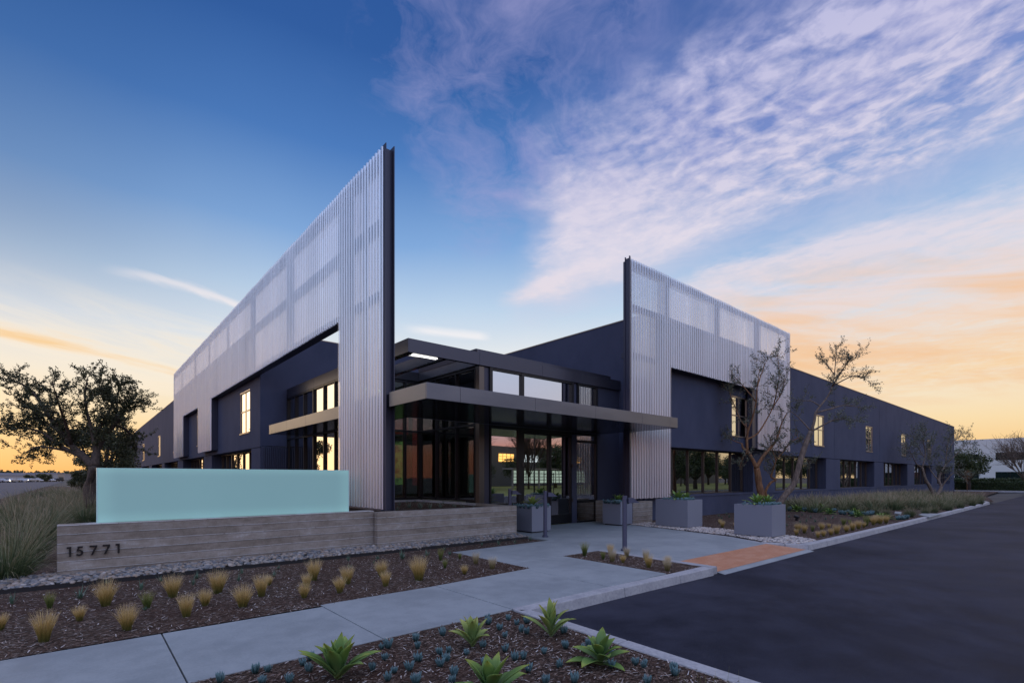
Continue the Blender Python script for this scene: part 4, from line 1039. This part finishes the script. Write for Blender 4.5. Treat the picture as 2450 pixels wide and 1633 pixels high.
fr_=[(60,1125,60),(200,1152,85),(360,1158,90),(500,1170,95),(700,1185,92),(840,1192,90),(935,1205,95),(1180,1220,125),(1340,1190,90),(1430,1180,95),(1580,1155,95),(1700,1132,95),(1820,1108,95),(1900,1090,90)]
for k,(a,b,h_) in enumerate(fr_):
    px,py=r9(a,b); x,y,_=G(px,py); d=C_*x+S_*y
    place('deer_grass',DG[k%3],(x,y,-.02),h_/4.27*d/F/.98,random.uniform(0,6),f'dark green deer grass clump, {ordn(k)}{" from the left" if k else ""} in the front row of the right bed','ornamental grass',gd)
mb=MB(); mb.uv=[]
for k in range(120):
    t_=k/120; px,py=r9(-100+2000*rd.random(),rd.uniform(1045,1160))
    lim=1160-(px-1900)*4.27*.03
    if px>2290: py=min(py,950+1085/4.27)
    x,y,_=G(px,py)
    if y>10.3 or y<5: y=rd.uniform(6.2,10.2)
    blades(mb,110,rd.uniform(.6,.9),.3,1.2,.018+x*.0003,rd,(x,y,-.02),pw=.7,bend=.6)
for k in range(60):
    x=rd.uniform(24,60); y=rd.uniform(8.2,10.5); blades(mb,90,rd.uniform(.6,.85),.3,1.2,.03,rd,(x,y,-.02),pw=.7,bend=.6)
o=mb.build('ornamental_grass','deer_grass'); tag(o,'mass of dark green grass along the foot of the right wing','ornamental grass',kind='stuff')
# a few wiry reeds by the near kerb
mb=MB(); rd=random.Random(9)
mb.uv=[]
for k in range(12):
    x,y,_=G(1625+k*13+rd.uniform(-6,6),1640+k*2,-.01); blades(mb,1,.20,.005,.35,.0035,rd,(x,y,-.01),segs=4)
o=mb.build('wiry_grass','feather_grass_green'); tag(o,'sparse wiry green stalks leaning over the near kerb','grass tuft')
# flat stepping stones in the right bed
for k,(pts,lab) in enumerate((([r9(1270,1205),r9(1380,1228),r9(1510,1195),r9(1310,1188)],'larger flat pale paving slab beside the driveway kerb in the right bed'),([r9(1025,1190),r9(1090,1200),r9(1100,1175),r9(1030,1172)],'small flat pale slab half hidden by grass in the right bed'))):
    pl=[G(*q)[:2] for q in pts]; tag(MB().prism(pl,-.02,.03).build('paving_slab','pavement_concrete',bevel=.01),lab,'paving slab')
tag((lambda mb:(mb.tube([(0,0,0),(0,0,.1)],.05,10),mb.tube([(0,-.08,.12),(0,.08,.17)],.055,10),mb)[-1])(MB()).build('spotlight','black_frame'),'small black garden spotlight in the mulch behind the largest planter','spotlight').location=G(*r8(1238,1308))
# ---------------------------------------------------------------- trees
def leafquad(V,Fc,p,d,l,w,rd):
    s_=d.cross(Vector((rd.uniform(-1,1),rd.uniform(-1,1),rd.uniform(-1,1))))
    if s_.length<1e-3: return
    s_.normalize(); k=len(V)
    V+= [tuple(p),tuple(p+d*(l*.5)+s_*(w*.5)),tuple(p+d*l),tuple(p+d*(l*.5)-s_*(w*.5))]; Fc.append((k,k+1,k+2,k+3))
def twig(T,Lf,p,d,L,r,gen,rd,leaf,lw,dens,up=.15,wob=.35):
    n=4; pts=[p]; q=p; dd=d.normalized()
    for i in range(n):
        dd=(dd+Vector((rd.uniform(-1,1),rd.uniform(-1,1),rd.uniform(-1,1)+up))*wob).normalized(); q=q+dd*(L/n); pts.append(q)
        if gen>0:
            for _ in range(rd.choice((1,1,2))):
                dv=(dd+Vector((rd.uniform(-1,1),rd.uniform(-1,1),rd.uniform(-.7,1)))*.9).normalized()
                twig(T,Lf,q,dv,L*rd.uniform(.45,.7),r*.55,gen-1,rd,leaf,lw,dens,up,wob)
        if gen<=1:
            for _ in range(int(dens*(1.6 if gen==0 else .6)+rd.random())):
                a=rd.random(); pp=pts[-2].lerp(q,a)+Vector((rd.uniform(-1,1),rd.uniform(-1,1),rd.uniform(-1,1)))*leaf*.5
                leafquad(Lf.v,Lf.f,pp,(dd*.6+Vector((rd.uniform(-1,1),rd.uniform(-1,1),rd.uniform(-1,1)))).normalized(),leaf*rd.uniform(.6,1.3),lw*rd.uniform(.7,1.3),rd)
    T.tube(pts,[r,r*.85,r*.7,r*.55,r*.4],4,cap=False)
def limb_tree(name,limbs,d,seed,leaf,lw,dens,tw,twL,gen,bark,leafm,label,cat='tree',wide=1.6,group=None,start=.3):
    rd=random.Random(seed); T=MB(); Lf=MB(); base=None; ends={}
    for (pts,r0,r1_,grow) in limbs:
        key=tuple(pts[0]); dz=ends.get(key,(d,))[0]; slope=rd.uniform(-wide,wide); n=len(pts)
        wp=[]
        for i,q in enumerate(pts):
            dep=dz+slope*(i/(n-1))*(1 if grow else .15); wp.append(at(q[0],q[1],dep)); ends.setdefault(tuple(q),(dep,))
        # smooth resample
        sm=[wp[0]]
        for i in range(len(wp)-1):
            p0=wp[max(i-1,0)];p1=wp[i];p2=wp[i+1];p3=wp[min(i+2,len(wp)-1)]
            for k in (1,2,3):
                u=k/3; sm.append(.5*((2*p1)+(p2-p0)*u+(2*p0-5*p1+4*p2-p3)*u*u+(-p0+3*p1-3*p2+p3)*u**3))
        m=len(sm); T.tube(sm,[ (r0+(r1_-r0)*(i/(m-1)))*rd.uniform(.93,1.08) for i in range(m)],9 if r0>.06 else 6)
        if base is None: base=sm[0].copy()
        if grow:
            for i in range(int(m*start),m):
                for _ in range(tw if rd.random()<.8 else tw+1):
                    dl=(sm[min(i+1,m-1)]-sm[max(i-1,0)]).normalized()
                    dv=(dl*.6+Vector((rd.uniform(-1,1),rd.uniform(-1,1),rd.uniform(-.5,1)))).normalized()
                    twig(T,Lf,sm[i],dv,twL*rd.uniform(.6,1.2),max(.006,r1_*.55),gen,rd,leaf,lw,dens)
    t=empty(name,base,label,cat,group)
    T.v=[(a-base.x,b-base.y,c-base.z) for a,b,c in T.v]; Lf.v=[(a-base.x,b-base.y,c-base.z) for a,b,c in Lf.v]
    T.build('trunk',bark,t,smooth=True); Lf.build('crown',leafm,t); return t
def L_(f,*pts): return [f(*p) for p in pts]
v=r1
limb_tree('olive_tree',[
 (L_(v,(850,1560),(820,1420),(850,1290),(860,1200)),.21,.15,False),
 (L_(v,(800,1500),(795,1390),(830,1290),(860,1200)),.10,.09,False),
 (L_(v,(860,1200),(760,1110),(650,1010),(560,900),(450,750),(330,560),(200,450),(70,410)),.13,.018,True),
 (L_(v,(860,1200),(870,1100),(890,1020),(960,900),(1040,820),(1110,700),(1160,650),(1220,620)),.13,.016,True),
 (L_(v,(760,1110),(640,1060),(520,990),(400,900),(250,850),(60,860)),.08,.014,True),
 (L_(v,(870,1100),(850,930),(800,750),(770,560),(800,380)),.08,.013,True),
 (L_(v,(1040,820),(1050,690),(980,580),(900,470)),.06,.012,True),
 (L_(v,(1040,820),(1140,860),(1200,930),(1240,1010)),.05,.012,True),
 (L_(v,(640,1060),(480,1030),(330,1020),(200,1090)),.05,.012,True),
 (L_(v,(650,1010),(600,820),(540,650),(480,450)),.06,.012,True),
 (L_(v,(450,750),(330,700),(220,640)),.04,.012,True),
 (L_(v,(850,930),(960,760),(1060,560),(1090,450)),.05,.012,True),
 (L_(v,(560,900),(420,800),(300,760)),.04,.012,True)],
 16.5,5,.068,.034,4.2,2,.56,1,'bark_dark','olive_leaf_dark','broad dark leafy olive tree left of the teal sign against the orange sky')
v=r8
limb_tree('olive_tree',[
 (L_(v,(925,1110),(895,980),(885,900),(872,830)),.15,.12,False),
 (L_(v,(872,830),(835,750),(790,680),(750,650),(742,610)),.09,.035,False),
 (L_(v,(872,830),(930,730),(1000,650),(1060,560),(1100,430),(1150,330)),.085,.014,True),
 (L_(v,(790,680),(785,570),(800,480),(835,380),(870,230),(880,90),(900,-60)),.06,.010,True),
 (L_(v,(800,480),(730,400),(690,300),(640,180),(620,90)),.03,.008,True),
 (L_(v,(785,570),(880,520),(960,400),(1020,280),(1060,120),(1080,-40),(1060,-200)),.04,.008,True),
 (L_(v,(870,230),(780,120),(700,30),(650,-20)),.03,.008,True),
 (L_(v,(880,90),(930,-60),(980,-180)),.03,.008,True),
 (L_(v,(1020,280),(1100,150),(1130,20)),.03,.008,True),
 (L_(v,(742,610),(660,580),(620,540)),.025,.008,True),
 (L_(v,(790,680),(740,760),(720,840)),.02,.006,True),
 (L_(v,(965,1090),(955,1040),(1000,965),(1050,935),(1005,910),(1030,830),(1050,760),(1110,690),(1180,600),(1270,550)),.06,.014,True),
 (L_(v,(1050,760),(1010,640),(1000,560)),.03,.008,True)],
 21.5,8,.066,.030,2.6,1,.56,1,'bark_rust','olive_leaf','multi-stemmed olive tree with rusty trunk behind the largest planter',wide=1.3,start=.42)
limb_tree('olive_tree',[
 (L_(v,(1055,1190),(1130,1080),(1210,980),(1240,880),(1285,720),(1330,590),(1370,500)),.125,.10,False),
 (L_(v,(1370,500),(1400,400),(1410,330),(1450,270),(1520,180),(1560,90),(1580,-20),(1590,-130),(1600,-230)),.06,.008,True),
 (L_(v,(1560,90),(1650,40),(1740,0),(1820,0),(1880,40)),.03,.007,True),
 (L_(v,(1560,90),(1640,-40),(1700,-120),(1750,-180)),.03,.007,True),
 (L_(v,(1370,500),(1480,440),(1560,400),(1650,385),(1730,410)),.04,.010,True),
 (L_(v,(1410,330),(1560,290),(1650,265),(1750,270),(1860,285)),.04,.008,True),
 (L_(v,(1370,500),(1300,420),(1230,350),(1150,300)),.035,.008,True),
 (L_(v,(1450,270),(1360,220),(1260,230)),.03,.007,True),
 (L_(v,(1285,720),(1350,770),(1350,840)),.015,.006,True),
 (L_(v,(1580,-20),(1520,-90),(1490,-130)),.02,.006,True)],
 20.5,9,.064,.028,2.0,1,.46,1,'bark_olive','olive_leaf','tall sparse olive tree leaning right over the planting bed',wide=1.2,start=.45)
v=r9
limb_tree('olive_tree',[
 (L_(v,(1430,1010),(1390,920),(1345,840),(1320,760),(1310,715)),.13,.07,False),
 (L_(v,(1450,1010),(1505,920),(1480,850),(1500,770),(1545,690),(1560,560),(1580,420)),.12,.02,True),
 (L_(v,(1310,715),(1250,680),(1200,580),(1170,530)),.05,.015,True),
 (L_(v,(1310,715),(1335,620),(1340,540),(1320,430),(1360,330)),.05,.015,True),
 (L_(v,(1505,920),(1570,830),(1640,770),(1700,805)),.06,.012,True),
 (L_(v,(1480,850),(1420,780),(1380,700),(1390,600),(1420,480)),.05,.012,True),
 (L_(v,(1545,690),(1640,600),(1720,520),(1790,460)),.04,.012,True),
 (L_(v,(1560,560),(1640,440),(1700,400)),.04,.012,True),
 (L_(v,(1335,620),(1250,480),(1220,400)),.03,.012,True)],
 40,10,.11,.05,1.4,2,.9,1,'bark_olive','olive_leaf','low spreading olive tree near the far right end of the building',wide=2.,start=.4)
# dense trees: leaf clumps spread through several lobes
def dense(name,x,y,z0,hh,rad,n,seed,leaf,lm,bark,label,trunk_h=.3,lobes=9,group=None,bare=False):
    rd=random.Random(seed); T=MB(); Lf=MB(); t=empty(name,(x,y,z0),label,'tree',group)
    th=hh*trunk_h
    bt=.5 if bare else 1; T.tube([(0,0,-.1),(.05,0,th*.6),(0,.05,th),(0,0,hh*.7)],[rad*.09*bt,rad*.075*bt,rad*.06*bt,rad*.02],8)
    cs=[]
    for k in range(lobes):
        a=k*2.4+rd.uniform(-.3,.3); f=rd.random(); rr_=rad*rd.uniform(.25,.68)
        c=Vector((rr_*math.cos(a),rr_*math.sin(a),th+(hh-th)*rd.uniform(.22,.82))); r_=rad*rd.uniform(.3,.5); cs.append((c,r_))
        T.tube([(0,0,th*.8),tuple(c*.5+Vector((0,0,th*.4))),tuple(c)],[rad*(.022 if bare else .05),rad*(.014 if bare else .03),rad*.008],5)
    if bare:
        for c,r_ in cs:
            for _ in range(5): twig(T,Lf,c*.6+Vector((0,0,th*.3)),(c-Vector((0,0,th))).normalized(),rad*.75,rad*.014,2,rd,leaf,leaf*.4,n,.2,.3)
    else:
        for k in range(n):
            c,r_=rd.choice(cs); u=Vector((rd.gauss(0,1),rd.gauss(0,1),rd.gauss(0,1))).normalized()*(rd.random()**.4); p=c+Vector((u.x*r_,u.y*r_,u.z*r_*.8))
            cl=math.sin(p.x*5/rad*1.3+seed)+math.sin(p.y*5/rad*1.7)+math.sin(p.z*7/rad)
            if cl<-1. and rd.random()<.8: continue
            leafquad(Lf.v,Lf.f,p,Vector((rd.uniform(-1,1),rd.uniform(-1,1),rd.uniform(-1,.6))).normalized(),leaf*rd.uniform(.6,1.4),leaf*.6,rd)
    T.build('trunk',bark,t,smooth=True); Lf.build('crown',lm,t) if Lf.v else None; return t
p=at(238,1141,29); dense('evergreen_tree',p.x,p.y,-.02,6.1,1.9,9000,3,.13,'olive_leaf_dark','bark_dark','dense dark rounded tree just behind the leafy olive tree',.12,14)
p=at(268,1141,40); dense('evergreen_tree',p.x,p.y,-.02,6.0,2.2,5000,4,.2,'olive_leaf_dark','bark_dark','second dense dark tree, nearer the left wing wall',.12,12)
p=at(200,1141,42); dense('shrub',p.x,p.y,-.02,2.4,1.1,3500,6,.16,'olive_leaf_dark','bark_dark','low dark shrub at the far left beyond the tall grass',.1,10)
p=at(212,1141,50); dense('shrub',p.x,p.y,-.02,4.2,1.6,3500,16,.2,'olive_leaf_dark','bark_dark','taller dark shrub beyond the grass, left of the dense trees',.1,10)
p=at(2318,1141,64); dense('round_tree',p.x,p.y,-.1,5.3,2.6,8000,12,.2,'green_leaf','bark_dark','round green tree in front of the white building','.34' and .30,16)
p=at(2314,1141,60); dense('bare_sapling',p.x,p.y,-.1,3.0,.7,0,13,.06,'hedge_leaf','bark_rust','thin bare sapling standing before the hedge',.35,5,bare=True)
p=at(2452,1141,62); dense('bare_tree',p.x,p.y,-.1,6.2,3.2,0,14,.08,'hedge_leaf','bark_olive','bare branching tree at the right edge before the white building',.25,9,bare=True)
# ================================================================ right background
t=empty('white_building',(112,8,0),'two storey white office building with dark ribbon windows beyond the hedge','office building')
def zp(px,py,X):
    tt=(px-1225)/F; Yv=X*(S_-tt*C_)/(C_+tt*S_); d=C_*X+S_*Yv; return Yv,H+(HY-py)*d/F
MB().box(0,30,-15,12.5,-.2,7.85).build('wall','white_wall',t)
wy=lambda px:zp(px,1100,112)[0]-8
a_=wy(2382); b_=-14.5
for (ya,yb,za,zb) in ((b_,a_,4.4,5.6),(b_,a_,1.1,2.5),(wy(2342),wy(2284),4.5,5.4),(wy(2342),wy(2284),1.0,2.4)):
    w_=MB().box(-.03,.2,ya,yb,za,zb).build('window','dark_glass',t)
    mb=MB(); n_=max(2,int((yb-ya)/1.6))
    for k in range(1,n_): u=ya+(yb-ya)*k/n_; mb.box(-.06,-.031,u-.03,u+.03,za,zb)
    mb.build('window_frame','black_frame',w_)
def hedge(x0,x1,y0,y1,z1,seed,label):
    rd=random.Random(seed); mb=MB()
    for k in range(9000):
        f=rd.random(); 
        if f<.55: p=Vector((x0+abs(rd.gauss(0,.06)),rd.uniform(y0,y1),rd.uniform(0,z1)))
        else: p=Vector((rd.uniform(x0,x1),rd.uniform(y0,y1),z1+rd.gauss(0,.05)))
        leafquad(mb.v,mb.f,p,Vector((rd.uniform(-1,1),rd.uniform(-1,1),rd.uniform(-1,1))).normalized(),rd.uniform(.1,.22),.12,rd)
    mb.box(x0+.08,x1,y0,y1,-.15,z1-.06)
    return tag(mb.build('hedge','hedge_leaf'),label,'hedge')
hedge(86.5,88,-4,16,1.0,1,'long clipped green hedge in front of the white building, nearer tier')
hedge(93,95,-4,18,1.38,2,'taller clipped hedge tier right behind the nearer hedge')
struct(MB().box(84.2,86.3,-10,30,-.2,-.02).build('far_pavement','kerb_concrete'))
struct(MB().box(86.3,111,-20,40,-.2,-.03).build('far_verge','lawn'))
struct(MB().prism([(66,.5),(72,2.2),(72,4.6),(66,4.0)],-.2,.12).build('grass_verge','lawn'))
struct(MB().box(79.6,80.0,-10,30,-.2,.0).build('far_kerb','kerb_concrete'))
# ================================================================ left background
def shed(px0,px1,d,ytop,m,label,hgt=None):
    a=at(px0,HY,d); b=at(px1,HY,d+8); zt=H+(HY-ytop)*d/F
    t=empty('warehouse',(a.x,a.y,0),label,'warehouse'); L=math.hypot(b.x-a.x,b.y-a.y); an=math.atan2(b.y-a.y,b.x-a.x); t.rotation_euler=(0,0,an)
    MB().box(0,L,0,40,-.2,zt).build('wall',m,t)
    mb=MB(); mb.box(-.3,L+.3,-.3,40.3,zt,zt+.5); mb.build('roof_edge','far_wall',t)
    n_=max(1,int(L/26))
    for k in range(n_):
        u=L*(k+.5)/n_; MB().box(u-3,u+3,-.1,.01,-.1,zt*.45).build('loading_door','interior_dark',t)
shed(-80,64,330,1134.5,'far_wall','long grey warehouse at the far left edge of the horizon')
shed(56,66,250,1136.5,'far_wall_light','small pale block of a building beyond the parked cars')
shed(66,150,380,1133.5,'far_wall','grey warehouse far off behind the middle of the parked cars')
shed(98,116,300,1134.8,'far_wall_light','low pale building behind the dark shrubs')
shed(138,154,330,1132.5,'far_wall_light','pale building beside the red-lit car, farthest right')
rd=random.Random(3)
mb=MB()
for k in range(5200):
    px=rd.uniform(-120,330); q=px*.05; hh_=1.6+1.1*math.sin(q*1.3)+1.0*math.sin(q*3.1+1)+.7*math.sin(q*7.3); p=at(px,HY,450+rd.uniform(-10,10)); p.z=rd.uniform(0,5.2+max(0,hh_)*.75)
    leafquad(mb.v,mb.f,p,Vector((rd.uniform(-1,1),rd.uniform(-1,1),rd.uniform(-1,1))).normalized(),rd.uniform(1.2,2.6),1.4,rd)
tag(mb.build('distant_trees','olive_leaf_dark'),'dark line of trees along the horizon behind the warehouses','trees',kind='stuff')
for k,(px,w,h_,lab) in enumerate(((72,1.9,3.0,'dark rounded shrub right of the pale block among the parked cars'),(99,2.2,3.2,'dark shrub behind the middle of the car row'),(110,2.0,3.1,'dark shrub next to the pale low building'))):
    p=at(px,HY,200); dense('shrub',p.x,p.y,-.1,h_,w,900,50+k,.5,'olive_leaf_dark','bark_dark',lab,.1,6,'shrubs behind the car row')
def carproto():
    t=empty('parked_car',(0,0,0))
    prof=[(-2.2,.35),(-2.2,.8),(-2.05,.92),(-1.45,1.0),(-.85,1.40),(.35,1.42),(1.0,1.02),(1.95,.86),(2.2,.65),(2.2,.35)]
    mb=MB(); n=len(prof); ws=[.84,.87,.86,.84,.66,.66,.84,.85,.84,.83]
    vs=[(x,-w_,z) for (x,z),w_ in zip(prof,ws)]+[(x,w_,z) for (x,z),w_ in zip(prof,ws)]
    mb.add(vs,[tuple(range(n)),tuple(range(2*n-1,n-1,-1))]+[(i,i+n,(i+1)%n+n,(i+1)%n) for i in range(n)])
    b=mb.build('body','car_paint',t,bevel=.05)
    mb=MB()
    for s_ in (-1,1):
        mb.add([(-1.35,s_*.83,1.0),(.88,s_*.845,1.02),(.30,s_*.695,1.35),(-.80,s_*.695,1.34)],[(0,1,2,3)])
    mb.build('side_glass','dark_glass',t)
    for x in (-1.35,1.38):
        for s_ in (-1,1):
            w_=MB().tube([(x,s_*.70,.32),(x,s_*.88,.32)],.32,16).build('wheel','black_frame',t)
    return t
mat('car_paint',(.45,.46,.48),.25,.3)
mat('car_paint_dark',(.03,.03,.035),.25,.3)
mat('tail_light',(.4,.01,.01),.3,emit=(1,.03,.02),es=6.)
mat('head_light',(.8,.7,.5),.3,emit=(1,.85,.6),es=14.)
cp=carproto(); gcar='cars parked in the far lot'
cars=[(3,1153.5,0,'dark car cut by the left edge of the photo'),(16,1153.,1,'dark sedan with glowing lamps, leftmost whole car'),(32,1153.,0,'white car with bright headlights second in the row'),(50,1152.7,0,'silver sedan seen from the side, left of the pale block'),
 (66,1152.2,0,'pale car below the pale block'),(77,1152.2,0,'car with one glowing round headlight'),(89,1152,0,'car with a pink tail light'),(101,1151.8,0,'white car with two round headlights near the shrubs'),(119,1151.2,0,'silver car just left of the red-lit car'),(138,1151.0,1,'dark car with red brake lights lit')]
for k,(px,py,dk,lab) in enumerate(cars):
    c=cp if k==0 else copy_tree(cp)
    x,y,_=G(px,py,-.12); c.location=(x,y,-.12); c.rotation_euler=(0,0,math.atan2(-C_,S_)+rd.uniform(-.25,.25)+(math.pi/2 if k in (2,5,7,9) else 0))
    tag(c,lab,'car',gcar)
    if dk:
        for ch in c.children:
            if ch.name.startswith('body'): ch.data=ch.data.copy(); ch.data.materials[0]=MT['car_paint_dark']
    rl='tail_light' if k in (6,9) else 'head_light' if k in (1,2,5,7,8) else None
    if rl:
        for s_ in (-.6,.6): 
            o=MB().box(-2.26,-2.19,s_-.2,s_+.2,.55,.85).build('tail_light' if rl=='tail_light' else 'headlight',rl,c)
# ================================================================ across the driveway, seen in the glass
struct(MB().box(6,150,-60,-9,-.2,-.02).build('lawn','lawn'))
struct(MB().box(6,150,-9,-8.8,-.2,.0).build('opposite_kerb','kerb_concrete'))
pr=dense('broad_tree',24,-34,0,6.2,3.3,8000,21,.24,'green_leaf','bark_dark','broad green tree on the lawn across the driveway, mirrored in the glass',.25,16,'trees on the lawn across the driveway')
pr2=dense('broad_tree',33,-27,0,7.6,3.4,0,22,.10,'hedge_leaf','bark_dark','bare branching tree on the lawn across the driveway, mirrored in the doors',.25,11,'trees on the lawn across the driveway',bare=True)
lst=[(32+6.1*k,-33+2.2*math.sin(k*2.1),.95+.22*math.sin(k*1.7),0) for k in range(17)]+[(58+7.3*k,-12.5-1.5*math.sin(k*2.3),.9+.15*math.sin(k*1.9),0) for k in range(12)]+[(26,-27,.9,0),(38,-28,.9,1),(47,-27,1.,1),(58,-26,.9,1),(70,-24,.8,1),(84,-27,.9,1)]
for k,(x,y,s_,b_) in enumerate(lst):
    c=copy_tree(pr2 if b_ else pr); c.location=(x,y,0); c.scale=(s_,)*3; c.rotation_euler=(0,0,k*1.3)
    c['label']=('bare' if b_ else 'broad green')+f' lawn tree across the driveway, {ordn(k)}'+(' from the viewer' if k else '')
t=empty('garden_pavilion',(54,-29.5,0),'low open pavilion with glowing gridded panes on the lawn across the driveway','pavilion')
MB().box(-8,8,-2,.3,2.75,2.95).build('roof','far_wall_light',t)
for x in (-7.9,-2.7,2.5,7.7): MB().box(x,x+.2,-.1,.1,-.1,2.75).build('post','far_wall_light',t)
for k in range(3):
    w_=MB().box(-7.6+k*5.2,-2.8+k*5.2,-.05,-.02,.8,2.6).build('glass_panel','kiosk_light',t); mb=MB()
    for q in range(1,6): mb.box(-7.6+k*5.2+q*.8-.05,-7.6+k*5.2+q*.8+.05,-.019,.05,.8,2.6)
    for q in range(1,4): mb.box(-7.6+k*5.2,-2.8+k*5.2,-.0185,.055,.8+q*.45-.04,.8+q*.45+.04)
    mb.build('pane_grid','black_frame',w_)
t=empty('opposite_building',(60,-48,0),'long pale building with lit windows across the lawn, mirrored in the glass','office building')
MB().box(-50,80,-12,0,-.2,7.4).build('wall','far_wall_dim',t)
for k in range(16):
    x=-46+k*6.4; w_=MB().box(x,x+3.6,0,.08,4.6,6.0).build('window','lit_window' if k%3!=1 else 'lit_warm',t)
    mb=MB()
    for q in range(1,4): mb.box(x+q*.9-.04,x+q*.9+.04,.081,.12,4.6,6.0)
    for q in range(1,3): mb.box(x,x+3.6,.0811,.13,4.6+q*.45-.03,4.6+q*.45+.03)
    mb.build('window_frame','black_frame',w_)
t=empty('lamp_post',(33,-11,0),'tall lamp post on the lawn across the driveway','lamp post')
MB().tube([(0,0,-.1),(0,0,6.2),(.3,0,6.35)],[.08,.06,.05],8).build('pole','black_frame',t); MB().box(.2,.75,-.15,.15,6.28,6.4).build('lamp_head','lit_warm',t)
for k,(y,s_) in enumerate(((40,.9),(52,1.1),(66,1.0),(34,.8))):
    c=copy_tree(pr); c.location=(-14-k*3,y,0); c.scale=(s_,)*3; c['label']=f'broad green tree across the lot left of the left wing, {ordn(k)}'+(' of the row' if k else ''); 
for c in (): pass
